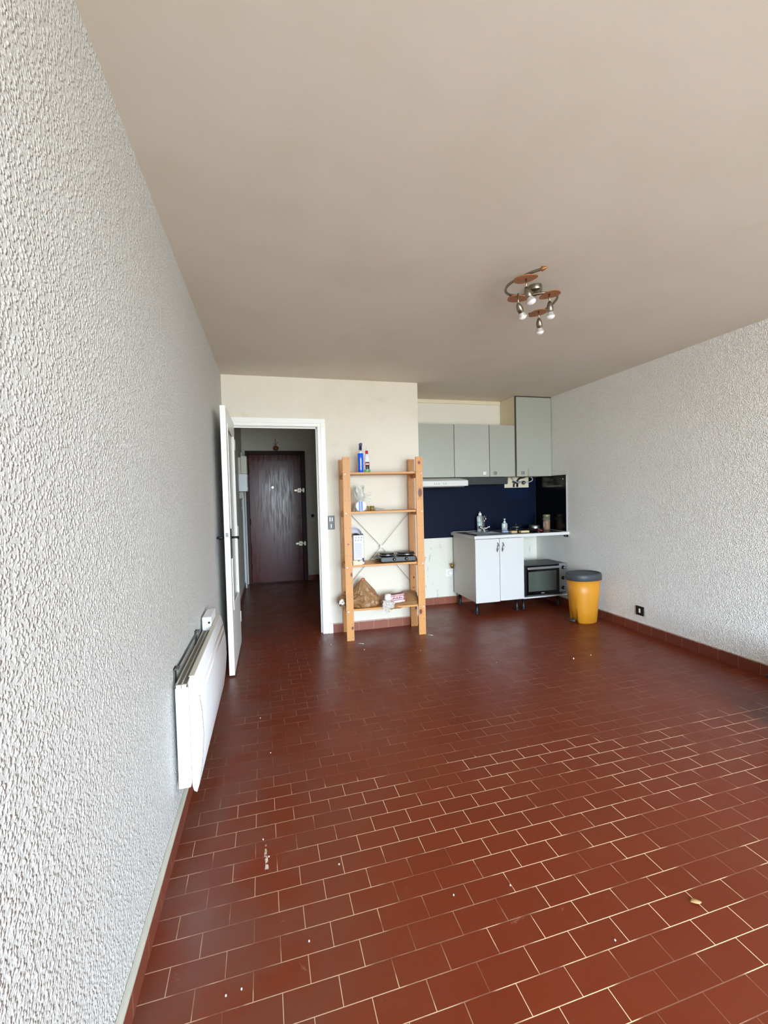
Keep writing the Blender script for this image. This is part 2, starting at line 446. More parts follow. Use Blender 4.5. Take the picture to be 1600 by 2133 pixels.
struct(MB().box(1.19, 1.30, D+.09, HALL+T, 0, H), 'wall_hall_right', 'hall')
struct(MB().box(0, 1.30, HALL, HALL+T, 0, H), 'wall_hall_back', 'hall')
# skirtings
struct(MB().box(0, .012, FRONT, D, 0, .075), 'baseboard_left', 'base_y')
struct(MB().box(W-.012, W, FRONT, D2, 0, .09), 'baseboard_right', 'base_y')
struct(MB().box(OX1+.10, WP+.012, D-.012, D, 0, .092).box(WP, WP+.012, D, D2, 0, .092), 'baseboard_partition', 'base_x')
struct(MB().box(WP+.012, W-.012, D2-.012, D2, 0, .088), 'baseboard_kitchen', 'base_x')
struct(MB().box(.98, 1.19, HALL-.012, HALL, 0, .085).box(1.178, 1.19, D+.09, HALL-.012, 0, .085), 'baseboard_hall', 'base_y')
struct(MB().box(0, .012, D+.1, 6.95, 0, .085), 'baseboard_hall_left', 'base_y')
# pale cable trunking running on top of the left skirting
f = MB()
N = 90
def tr(u, v):
    y = FRONT+(3.2-FRONT)*u; w = .0025*noise.noise(Vector((0, y*9, 3)))
    a = v*PI
    return Vector((.001+.015*math.sin(a), y, .086+w+.0115*math.cos(a)))
f.sheet(tr, N, 8)
struct(f, 'trim_left', 'cord')
# thin cornice over the kitchen wall
struct(MB().box(WP, 3.25, D2-.02, D2, H-.045, H), 'trim_kitchen', 'cream', .004)
# window frame in the big opening behind the camera
f = MB()
for x in (WX0, WX0+(WX1-WX0)/3-.03, WX0+2*(WX1-WX0)/3-.03, WX1-.06): f.box(x, x+.06, FRONT-.12, FRONT-.06, WZ0, WZ1)
f.box(WX0, WX1, FRONT-.12, FRONT-.06, WZ0, WZ0+.07); f.box(WX0, WX1, FRONT-.12, FRONT-.06, WZ1-.07, WZ1)
struct(f, 'window_1', 'white', .004)

# door frame of the opening: lining, moulded casing, plinth blocks
f = MB()
f.box(OX0-.03, OX0, D-.004, D+.092, 0, OZ); f.box(OX1, OX1+.03, D-.004, D+.092, 0, OZ); f.box(OX0-.03, OX1+.03, D-.004, D+.092, OZ, OZ+.03)
f.box(OX1-.012, OX1, D+.035, D+.06, 0, OZ); f.box(OX0, OX1, D+.035, D+.06, OZ-.012, OZ)
for (a, b, h) in ((.004, .03, .014), (.03, .052, .020), (.052, .078, .012)):
    f.box(OX1+a, OX1+b, D-h, D, 0, OZ+b); f.box(OX0-b, OX0-a, D-h, D, 0, OZ+b); f.box(OX0-a, OX1+a, D-h, D, OZ+a, OZ+b)
f.box(OX1+.062, OX1+.10, D-.024, D, 0, .094)
dfr = struct(f, 'door_frame_1', 'white', .0018); dfr.name = 'trim_doorway'

# ------------------------------------------------------------------ the open white door
def door_leaf():
    X0, X1, Y0, Y1, Z0, Z1 = .062, .102, 3.462, 4.285, .012, 2.046
    t = thing('glazed_door', 'white painted interior door with glazed upper panel, standing open against the left wall', 'door', (X0, Y1, 0))
    gy0, gy1, gz0, gz1 = Y0+.115, Y1-.11, .49, 1.925
    f = MB().box(X0, X1, Y0, gy0, Z0, Z1).box(X0, X1, gy1, Y1, Z0, Z1).box(X0, X1, gy0, gy1, Z0, gz0).box(X0, X1, gy0, gy1, gz1, Z1)
    f.build('door_leaf', 'white', t, .002)
    MB().box((X0+X1)/2-.003, (X0+X1)/2+.003, gy0, gy1, gz0, gz1).build('glass_pane', 'door_glass', t)['label'] = 'obscured glass pane'
    for sx in (X0-.004, X1-.008):
        f = MB(); w = .018
        f.box(sx, sx+.012, gy0-.006, gy0+w, gz0-.006, gz1+.006).box(sx, sx+.012, gy1-w, gy1+.006, gz0-.006, gz1+.006)
        f.box(sx, sx+.012, gy0+w, gy1-w, gz0-.006, gz0+w).box(sx, sx+.012, gy0+w, gy1-w, gz1-w, gz1+.006)
        f.build('glazing_bead', 'white', t, .002)
    hz, hy = 1.056, Y0+.05
    for sgn, xs in ((-1, X0), (1, X1)):
        p = MB().box(min(xs, xs+sgn*.008), max(xs, xs+sgn*.008), hy-.02, hy+.02, .895, 1.125).build('handle_plate', 'black', t, .004)
        p['label'] = 'black handle plate'
        L = .052
        f = MB().tube([(xs+sgn*.006, hy, hz), (xs+sgn*(L-.012), hy, hz+.001), (xs+sgn*L, hy+.006, hz), (xs+sgn*L, hy+.05, hz-.004), (xs+sgn*(L-.004), hy+.11, hz-.012), (xs+sgn*(L-.006), hy+.12, hz-.022)], [.009, .009, .0095, .009, .008, .006], 12)
        f.build('lever', 'black', p)
    MB().box((X0+X1)/2-.009, (X0+X1)/2+.009, Y0-.003, Y0+.001, 1.065, 1.095).build('latch_bolt', 'steel_dark', t, .001)['label'] = 'dark metal latch on the door edge'
    for z in (.25, 1.05, 1.85):
        MB().cyl((X1-.003, Y1+.004, z-.05), (X1-.003, Y1+.004, z+.05), .008, n=12).build('hinge', 'white', t)
door_leaf()

# ------------------------------------------------------------------ entrance hall
def entry_door():
    y = HALL
    t = thing('entrance_door', 'dark red wooden entrance door at the end of the hall', 'door', (.5, y, 0))
    f = MB(); f.box(.05, .095, y-.05, y, 0, 2.11).box(.905, .975, y-.05, y, 0, 2.11).box(.095, .905, y-.05, y, 2.05, 2.11)
    f.build('door_frame', 'entry_frame', t, .004)
    MB().box(.095, .905, y-.035, y-.002, .012, 2.05).build('door_panel', 'entry', t, .003)
    MB().box(.095, .905, y-.05, y, 0, .012).build('threshold', 'entry_frame', t)
    MB().cyl((.454, y-.045, 1.53), (.454, y-.035, 1.53), .014, .016, 16).build('peephole', 'chrome', t)['label'] = 'bright metal peephole'
    def lock(x0, x1, z, nm):
        q = MB(); q.box(x0+.05, x0+.11, y-.062, y-.035, z-.035, z+.035); q.box(x0, x0+.05, y-.05, y-.035, z-.016, z+.016); q.box(x0+.11, x1-.02, y-.054, y-.035, z-.012, z+.012)
        o = q.build(nm, 'nickel', t, .003); o['label'] = 'worn metal surface lock'
        MB().cyl((x0+.08, y-.075, z), (x0+.08, y-.06, z), .017, n=20).build('lock_knob', 'steel_dark', o)
        MB().box(x1-.022, x1+.012, y-.066, y-.05, z-.034, z+.034).build('strike_box', 'nickel', o, .003)
    lock(.79, .94, 1.475, 'upper_lock'); lock(.79, .94, .615, 'lower_lock')
    k = MB().lathe([(.006, 0), (.006, .02), (.017, .028), (.02, .04), (.014, .05), (0, .052)], (.848, y-.035, 1.05), 20, (0, -1, 0)).build('door_knob', 'chrome', t)
    k['label'] = 'small chrome knob'
    for z in (.28, 1.0, 1.8): MB().cyl((.098, y-.045, z-.04), (.098, y-.045, z+.04), .008, n=10).build('hinge', 'entry_frame', t)
entry_door()
def hanging():
    y = HALL-.07
    t = thing('hanging_ornament', 'small ochre gourd-like ornament with dry twigs above the entrance door', 'ornament', (.525, y, 2.115))
    f = MB().blob((.525, y, 2.15), (.042, .04, .038), amp=.004, freq=18, sub=3, seed=3).floor_at(2.113)
    f.build('gourd', 'gourd', t)
    g = MB()
    g.tube([(.525, y, 2.18), (.52, y+.01, 2.24), (.522, y+.03, 2.31)], .003, 6)
    g.tube([(.525, y, 2.2), (.545, y+.01, 2.24), (.56, y+.02, 2.25)], .0025, 6)
    g.tube([(.523, y, 2.2), (.50, y+.01, 2.225), (.485, y+.02, 2.22)], .0025, 6)
    g.build('twig', 'string', t)
hanging()
def meter():
    y0, y1 = 6.28, 6.62
    t = thing('electric_meter_box', 'cream electric meter box, upper of the two boxes on the hall wall', 'meter box', (0, y0, 1.70))
    MB().box(0, .032, y0+.02, y1, 1.70, 1.925).build('back_box', 'box_cream', t, .004)
    MB().box(.036, .112, y0, y1-.02, 1.70, 1.94).box(.03, .037, y0+.03, y1-.03, 1.71, 1.92).build('cover', 'box_cream', t, .008)
    t = thing('fuse_box', 'smooth white fuse box mounted directly below the cream meter box', 'fuse box', (0, y0, 1.458))
    MB().box(0, .113, y0-.01, y1-.03, 1.458, 1.698).build('housing', 'box_white', t, .006)
    for z in (1.50, 1.665): MB().box(.1125, .1175, y0+.03, y0+.06, z-.012, z+.012).build('lid_clip', 'box_white', t, .001)
    t = thing('wall_handset', 'small yellowed handset with loose cord hanging below the fuse box', 'intercom', (0, y0, 1.2))
    MB().box(.0, .022, y0+.05, y0+.11, 1.36, 1.45).box(.022, .046, y0+.06, y0+.10, 1.365, 1.455).build('handset', 'box_cream', t, .008)
    pts = [(.03+.006*math.sin(i*1.3), y0+.08+.01*math.cos(i*1.3), 1.37-.017*i) for i in range(11)]
    MB().tube(pts, .003, 6).build('cord', 'hall_white', t)
    t2 = MB().box(0, .03, 6.94, 7.08, 0, 2.06).build('closet_casing', 'hall_white', None, .003); tag(t2, 'white vertical casing board on the hall wall beside the dark entrance door', 'casing')
    t3 = thing('hall_socket', 'small round-faced white wall socket in the dim hall, right of the entrance door', 'wall socket', (1.075, HALL, 1.05))
    MB().box(1.04, 1.112, HALL-.008, HALL, 1.02, 1.092).build('socket_plate', 'hall_white', t3, .003)
    MB().lathe([(.023, 0), (.023, .004), (.019, .004), (.018, -.001)], (1.076, HALL-.008, 1.056), 20, (0, -1, 0)).build('socket_face', 'grey_plate', t3)
meter()

# ------------------------------------------------------------------ wall heater
def heater():
    t = thing('wall_heater', 'white electric panel heater fixed low on the left wall', 'heater', (0, 2.3, .2))
    ya, yb = 1.84, 2.80
    f = MB().box(.016, .060, ya, yb, .205, .606)
    f.build('rear_casing', 'heater_white', t, .003)
    top = MB(); z = .607
    top.box(.016, .021, ya, yb, z, z+.012).box(.037, .041, ya, yb, z, z+.012).box(.057, .062, ya, yb, z, z+.012)
    top.box(.016, .062, ya, ya+.012, z, z+.012).box(.016, .062, yb-.012, yb, z, z+.012)
    g = top.build('outlet_grille', 'heater_beige', t, .001); g['label'] = 'yellowed outlet grille'
    s = MB()
    n = 96
    for i in range(n):
        y = ya+.014+(yb-ya-.03)*i/(n-1); s.box(.021, .057, y, y+.004, z, z+.007)
    s.build('grille_slats', 'grille', t)
    # bowed front panel: profile in (x, z), swept along y, the bow easing out towards the far end
    prof = [(.062, .196), (.067, .176), (.078, .168), (.090, .205), (.104, .30), (.112, .40), (.109, .50), (.098, .585), (.088, .628), (.080, .640), (.068, .640), (.062, .622)]
    f = MB(); y0, y1 = 1.862, 2.835
    def fn(u, v):
        m = len(prof); q = v*(m-1); i = min(int(q), m-2); a = q-i
        x, zz = [prof[i][k]*(1-a)+prof[i+1][k]*a for k in (0, 1)]
        return Vector((x, y0+(y1-y0)*u, zz))
    m = len(prof)
    f.prism(prof, 'Y', y0, y1)
    for fc in f.bm.faces: fc.smooth = len(fc.verts) == 4
    o = f.build('front_panel', 'heater_white', t, .002)
    # embossed ribs along the top of the panel and a dotted perforation on its end cap
    for xr, zr in ((.0975, .582), (.1035, .545)): MB().tube([(xr-.0062, y0+.012, zr), (xr-.0062, y1-.02, zr)], .0092, 12).build('embossed_rib', mat('rib_enamel', (222, 219, 212), .4), o)['label'] = 'yellowed rib'
    cp = MB().box(.063, .083, y0+.002, y1-.004, .6395, .6425).build('top_edge', 'heater_beige', o, .001); cp['label'] = 'yellowed top edge'
    # end cap rim with fine notches
    e = MB()
    for i in range(60):
        q = .20+.36*i/59
        zz = q; k = 0
        for a in range(3, len(prof)-1):
            if prof[a][1] <= zz <= prof[a+1][1]: k = a
        if k:
            a = (zz-prof[k][1])/(prof[k+1][1]-prof[k][1]); xx = prof[k][0]*(1-a)+prof[k+1][0]*a
            e.box(xx-.003, xx+.0008, y0-.0008, y0+.003, zz-.0017, zz+.0017)
    e.build('edge_notches', 'grille', o)
    b = MB().box(.012, .060, 2.60, 2.80, .607, .688)
    b.build('thermostat_box', 'heater_white', t, .003)
    MB().cyl((.05, 2.6, .66), (.05, 2.585, .66), .006, n=12).build('thermostat_screw', 'chrome', t)
    for y in (1.90, 2.42):
        q = MB().box(0, .006, y, y+.035, .30, .665).box(.006, .018, y, y+.035, .60, .607).box(.0, .02, y, y+.035, .658, .665)
        q.build('wall_bracket', 'steel_dark', t, .001)
    MB().tube([(.006, 1.93, .65), (.006, 2.43, .65)], .004, 8).build('bracket_rail', 'steel_dark', t)
    MB().tube([(.03, 2.80, .25), (.045, 2.86, .22), (.03, 2.93, .26), (.006, 2.96, .20), (.008, 2.98, .10)], .004, 8).build('power_cable', 'grille', t)
heater()

# ------------------------------------------------------------------ switches and sockets
def rocker():
    y = D
    t = thing('light_switch', 'grey double wall switch plate with white rockers beside the doorway', 'light switch', (.981, y, 1.095))
    MB().box(.948, 1.014, y-.009, y, 1.028, 1.163).build('plate', 'grey_plate', t, .003)
    for x, z in ((.968, 1.128), (.990, 1.128), (.979, 1.062)):
        MB().box(x-.006, x+.006, y-.014, y-.006, z-.02, z+.02).build('rocker', 'paper', t, .002)['label'] = 'white rocker'
    t = thing('wall_socket', 'small black wall plate with a white slot low on the right wall', 'wall socket', (W, 3.361, .202))
    f = MB().box(W-.009, W, 3.315, 3.405, .158, .245); f.build('plate', 'black', t, .003)
    MB().box(W-.012, W-.006, 3.352, 3.368, .184, .222).build('slot_insert', 'paper', t, .001)['label'] = 'white insert'
rocker()

# ------------------------------------------------------------------ pine shelf unit
SH = Vector((1.056, 3.993, 0)); SA = math.atan2(-.033, .70)
def sw(x, y, z=0):
    c, s = math.cos(SA), math.sin(SA); return Vector((SH.x+c*x-s*y, SH.y+s*x+c*y, z))
def shelf_unit():
    t = thing('pine_shelf_unit', 'open pine shelf unit with four shelves standing against the partition', 'shelf unit', SH)
    t.rotation_euler = (0, 0, 0)
    R = Matrix.Translation(SH) @ Matrix.Rotation(SA, 4, 'Z')
    posts = {'fl': (0, 0, [(.022, .62, .009, .018), (.0, .905, .006, .007), (.02, .12, .01, .014)]),
             'fr': (.698, 0, [(0, 1.655, .011, .015), (.004, 1.37, .019, .042), (-.014, .225, .014, .024)]),
             'bl': (0, .283, [(.02, 1.22, .012, .015), (-.012, .4, .007, .007)]),
             'br': (.698, .283, [(.002, .505, .008, .011), (.02, .19, .012, .02), (0, .40, .008, .006)])}
    for k, (x, y, kn) in posts.items():
        m = pine('pine_post_'+k, kn)
        f = MB().box(-.0345, .0345, 0, .019, 0, 1.712)
        me_o = f.build('post', m, None, .0015)
        me_o.location = R @ Vector((x+.0345, y, 0)) - SH; me_o.rotation_euler = (0, 0, SA); me_o.parent = t
    pb = pine('pine_board', (), True, False)
    for n_, z in enumerate((1.553, 1.187, .686, .272)):
        f = MB()
        w = (.302-.038)/3
        for i in range(3): f.box(.006, .762, .019+i*(w+.001), .019+i*(w+.001)+w-.004, z, z+.019)
        o = f.xform(R).build('shelf', pb, t, .002)
        for xa, xb in ((.012, .034), (.734, .756)): MB().box(xa, xb, .019, .283, z-.034, z).xform(R).build('end_cleat', pb, o, .001)
        for x in (.020, .749):
            MB().lathe([(.0075, 0), (.0065, .003), (0, .004)], (x, 0, z+.002), 12, (0, -1, 0)).xform(R).build('bolt', 'paper', t)['label'] = 'white bolt cap'
    # crossed steel wires at the back
    yb = .290; cx, cz = .402, .838
    for (x, z) in ((.07, 1.205), (.70, 1.17), (.07, .47), (.70, .47)):
        d = Vector((x-cx, 0, z-cz)).normalized()
        MB().tube([Vector((cx, yb, cz))+d*.012, Vector((x, yb, z))], .0018, 8).xform(R).build('cross_wire', 'steel_dark', t)
    MB().cyl((cx, yb-.004, cz), (cx, yb+.003, cz), .012, n=16).xform(R).build('wire_joint', 'paper', t)
    MB().box(.052, .064, .2822, .2829, .105, .25).xform(R).build('paper_tag', 'paper', t)
shelf_unit()
Z1, Z2, Z3, Z4 = 1.572, 1.206, .705, .291

def spray():
    c = Vector((1.250, 4.10, Z1))
    t = thing('spray_bottle', 'blue spray bottle with navy trigger head on the top shelf', 'spray bottle', c)
    f = MB().lathe([(.022, 0), (.025, .004), (.025, .05), (.024, .09), (.027, .13), (.027, .178), (.024, .184)], c, 24, sy=.72); f.build('bottle', 'blue_liquid', t)
    MB().lathe([(.022, .184), (.012, .200), (.011, .218)], c, 20).build('neck', 'clear_white', t)
    f = MB().box(c.x-.013, c.x+.013, c.y-.018, c.y+.018, Z1+.216, Z1+.245).box(c.x-.011, c.x+.011, c.y-.045, c.y+.022, Z1+.245, Z1+.278)
    f.box(c.x-.005, c.x+.005, c.y-.040, c.y-.030, Z1+.205, Z1+.247)
    f.build('trigger_head', 'navy_cap', t, .005)
    for z, w in ((.07, .03), (.12, .036), (.15, .02)): pass
spray()
def squeeze():
    c = Vector((1.308, 4.085, Z1))
    t = thing('cleaner_bottle', 'white cleaning bottle with red collar and pointed tip beside the blue spray', 'bottle', c)
    MB().lathe([(.028, 0), (.030, .004), (.030, .08), (.026, .12), (.016, .168), (.011, .182)], c, 24, sy=.7).build('bottle', 'clear_white', t)
    MB().lathe([(.0135, .176), (.0135, .206), (.011, .208)], c, 20).build('collar', 'red', t)['label'] = 'red collar'
    MB().lathe([(.0105, .207), (.008, .225), (.004, .246), (0, .249)], c, 16).build('nozzle', 'clear_white', t)
    def patch(z0, z1, a0, a1, m, nm, push=.0006):
        f = MB()
        def fn(u, v):
            a = a0+(a1-a0)*u; z = z0+(z1-z0)*v
            r = .030 if z < .08 else .030-(z-.08)*.1
            r += push
            return c+Vector((math.cos(a)*r, math.sin(a)*r*.7, z))
        f.sheet(fn, 14, 6); f.build(nm, m, t, solid=.0006)
    patch(.004, .028, -PI*.9, -PI*.1, 'green', 'label_green')
    patch(.030, .066, -PI*.72, -PI*.28, 'black', 'label_picture')
    patch(.066, .100, -PI*.74, -PI*.26, 'red_print', 'label_red')
    patch(.074, .084, -PI*.68, -PI*.32, 'paper', 'label_lettering', .0014)
squeeze()
def top_bits():
    q = sw(.71, .16, Z1+.0)
    f = MB().box(q.x-.03, q.x+.03, q.y-.015, q.y+.015, Z1, Z1+.012); tag(f.build('paper_scrap', 'paper', None, .004), 'small white scrap at the right end of the top shelf', 'scrap')
top_bits()

def roll_bag():
    c = Vector((1.222, 4.06, Z2))
    # the wrapped roll: a short white roll standing on its side in a clear bag
    t = thing('wrapped_roll', 'round white roll with blue printed band, wrapped, on the second shelf', 'roll', c)
    MB().lathe([(.008, -.05), (.045, -.05), (.050, -.046), (.050, .046), (.045, .05), (.008, .05)], (c.x+.004, c.y, Z2+.050), 32, (0, 1, 0)).build('roll', 'paper', t)
    for dx in (-.012, .010):
        MB().box(c.x+dx-.007, c.x+dx+.008, c.y-.054, c.y-.0505, Z2+.004, Z2+.094).build('blue_band', 'blue', t)
    # bag
    b = thing('clear_plastic_bag', 'crumpled clear plastic bag gathered over the wrapped roll', 'plastic bag', (c.x, c.y, Z2))
    f = MB()
    def fn(u, v):
        a = u*2*PI; z = v*.235
        if v < .45: r = .058-.03*max(0, (v-.2)/.25)
        elif v < .62: r = .030+.02*math.sin((v-.45)/.17*PI*.5)
        else: r = .048-.006*(v-.62)
        w = 1+.20*noise.noise(Vector((math.cos(a)*2.2, math.sin(a)*2.2, v*6)))+.12*math.sin(a*5+v*7)
        off = .006*math.sin(v*5)
        return Vector((c.x+off+math.cos(a)*r*w, c.y+math.sin(a)*r*w*.8, Z2+.002+z+.010*math.sin(a*3)*v))
    f.sheet(fn, 56, 36); f.build('bag_body', 'film_grey', b)
    f = MB()
    def fn(u, v):
        x = c.x+.035+.075*u; z = Z2+.145-.02*u+(.062-.03*u)*(v-.5)*2*(.4+u)*.95-.012*math.sin(u*4)
        y = c.y-.02+.02*noise.noise(Vector((u*3, v*3, 1)))+.012*math.sin(v*9+u*4)
        return Vector((x, y, z))
    f.sheet(fn, 18, 18); f.build('bag_flap', 'film', b)
roll_bag()
def tape(c, lab, r=.026):
    t = thing('tape_roll', lab, 'tape roll', c, 'brown tape rolls on the second shelf')
    MB().lathe([(r*.62, 0), (r, 0), (r, .046), (r*.62, .046)], c, 28, cap=False).build('tape', 'tape', t)
    MB().lathe([(r*.56, .001), (r*.64, .001), (r*.64, .045), (r*.56, .045), (r*.56, .001)], c, 28, cap=False).build('core', 'card', t)
tape(Vector((1.293, 4.09, Z2)), 'olive brown tape roll standing closest to the wrapped roll')
tape(Vector((1.350, 4.10, Z2)), 'olive brown tape roll right of its twin, beside the crumpled film', .0225)
f = MB()
def fn(u, v):
    x = 1.377+.088*u; y = 4.05+.07*v
    h = max(0, .030*(1-u)*math.sin(v*PI))+.010*abs(noise.noise(Vector((x*60, y*60, 0))))*math.sin(PI*min(1, max(0, v)))
    return Vector((x, y, Z2+.002+h+(.012*u*u if v > .4 else 0)))
f.sheet(fn, 20, 14)
tag(f.build('film_scrap', 'film_grey'), 'flat crumpled scrap of clear film right of the tape rolls', 'plastic film')

def carton():
    t = thing('appliance_carton', 'tall white carton with a curved open flap on the third shelf', 'carton', (1.2, 4.07, Z3))
    x0, x1, y0, y1, z1 = 1.150, 1.250, 4.05, 4.20, Z3+.275
    f = MB(); w = .003
    f.box(x0, x1, y0, y0+w, Z3, z1).box(x0, x1, y1-w, y1, Z3, z1).box(x0, x0+w, y0, y1, Z3, z1).box(x1-w, x1, y0, y1, Z3, z1+.01).box(x0, x1, y0, y1, Z3, Z3+w)
    f.build('box', 'lilac', t, .001)
    g = MB()
    def fn(u, v):
        h = .074*max(0, math.cos((u*1.25-.28)*PI/2))**.55
        return Vector((x0+(x1-x0)*u, y1-.004-.060*v*v, z1+.004+h*v))
    g.sheet(fn, 16, 8); g.build('flap', 'lilac', t, solid=.003)
    MB().blob(((x0+x1)/2-.012, (y0+y1)/2-.02, z1-.012), (.043, .05, .026), amp=.003, freq=10, sub=3).build('packing_insert', 'black', t)['label'] = 'black packing insert'
    p = MB()
    for i in range(15): p.box(x0+.012, x1-.018-.004*(i % 3), y0-.0008, y0, Z3+.06+i*.0095, Z3+.0632+i*.0095)
    p.build('printed_text', 'print_grey', t)
    p = MB()
    for i in range(2):
        for k in range(3): p.box(x0+.015+k*.026+.006*i, x0+.026+k*.026+.006*i, y0-.0008, y0, Z3+.222+.024*i, Z3+.235+.024*i)
    p.build('printed_pictogram', 'print_grey', t)
    MB().box(x1, x1+.0008, y0+.01, y0+.06, Z3+.02, Z3+.06).box(x1-.02, x1, y0-.0008, y0, Z3+.02, Z3+.058).build('navy_print', 'print_navy', t)
    t = thing('small_card_box', 'small open pale card box in front of the tall carton', 'box', (1.185, 4.01, Z3))
    x0, x1, y0, y1 = 1.135, 1.226, 4.005, 4.045
    f = MB().box(x0, x1, y0, y1, Z3+.0, Z3+.043); f.build('box', 'card', t, .0015)
    MB().prism([((x0+x1)/2+.008+.010*math.cos(a*PI/10), Z3+.0435-.010*math.sin(a*PI/10)) for a in range(11)], 'Y', y0-.0008, y0).build('thumb_notch', 'black', t)
carton()
def hotplate():
    t = thing('double_hotplate', 'black portable hotplate with two round cooking plates on the third shelf', 'hotplate', (1.6, 4.12, Z3))
    R = Matrix.Translation(Vector((1.585, 4.115, 0))) @ Matrix.Rotation(SA, 4, 'Z')
    x0, x1, y0, y1 = -.175, .18, -.105, .125
    prof = [(x0+.0, Z3+.014), (x0+.02, Z3+.008), (x1-.02, Z3+.008), (x1, Z3+.014), (x1, Z3+.045), (x1-.01, Z3+.055), (x0+.01, Z3+.055), (x0, Z3+.045)]
    MB().prism(prof, 'Y', y0, y1).xform(R).build('body', 'coil', t, .004)
    MB().box(x0-.045, x0+.01, y0+.03, y1-.02, Z3+.03, Z3+.042).xform(R).build('side_guard', 'coil', t, .006)
    for x in (x0+.03, x1-.03):
        for y in (y0+.03, y1-.03): MB().cyl((x, y, Z3), (x, y, Z3+.01), .011, n=12).xform(R).build('rubber_foot', 'black', t)
    for x, r, z in ((-.093, .070, .066), (.098, .084, .066)):
        o = MB().lathe([(r+.012, Z3+.054), (r+.014, Z3+.060), (r+.006, Z3+.063), (r+.004, Z3+.056)], (x, .008, .010), 40).xform(R).build('plate_rim', 'steel', t)
        MB().lathe([(r, Z3+.056), (r, Z3+z+.010), (r-.004, Z3+z+.012), (.02, Z3+z+.011), (0, Z3+z+.010)], (x, .008, .008), 40).xform(R).build('cooking_plate', 'coil', t)
    for x in (-.045, .075):
        MB().lathe([(.015, 0), (.015, .012), (.012, .018), (0, .018)], (x, y0, Z3+.033), 20, (0, -1, 0)).xform(R).build('control_knob', 'black', t)
        MB().lathe([(.005, .0181), (.005, .0185), (0, .0186)], (x, y0, Z3+.033), 12, (0, -1, 0)).xform(R).build('knob_mark', 'steel_mark', t)
    f = MB()
    for i in range(9): f.box(-.14+i*.007, -.136+i*.007, y0-.0006, y0, Z3+.034, Z3+.034+.004+.002*(i % 2))
    f.xform(R).build('fascia_lettering', 'grey_mark', t)
hotplate()

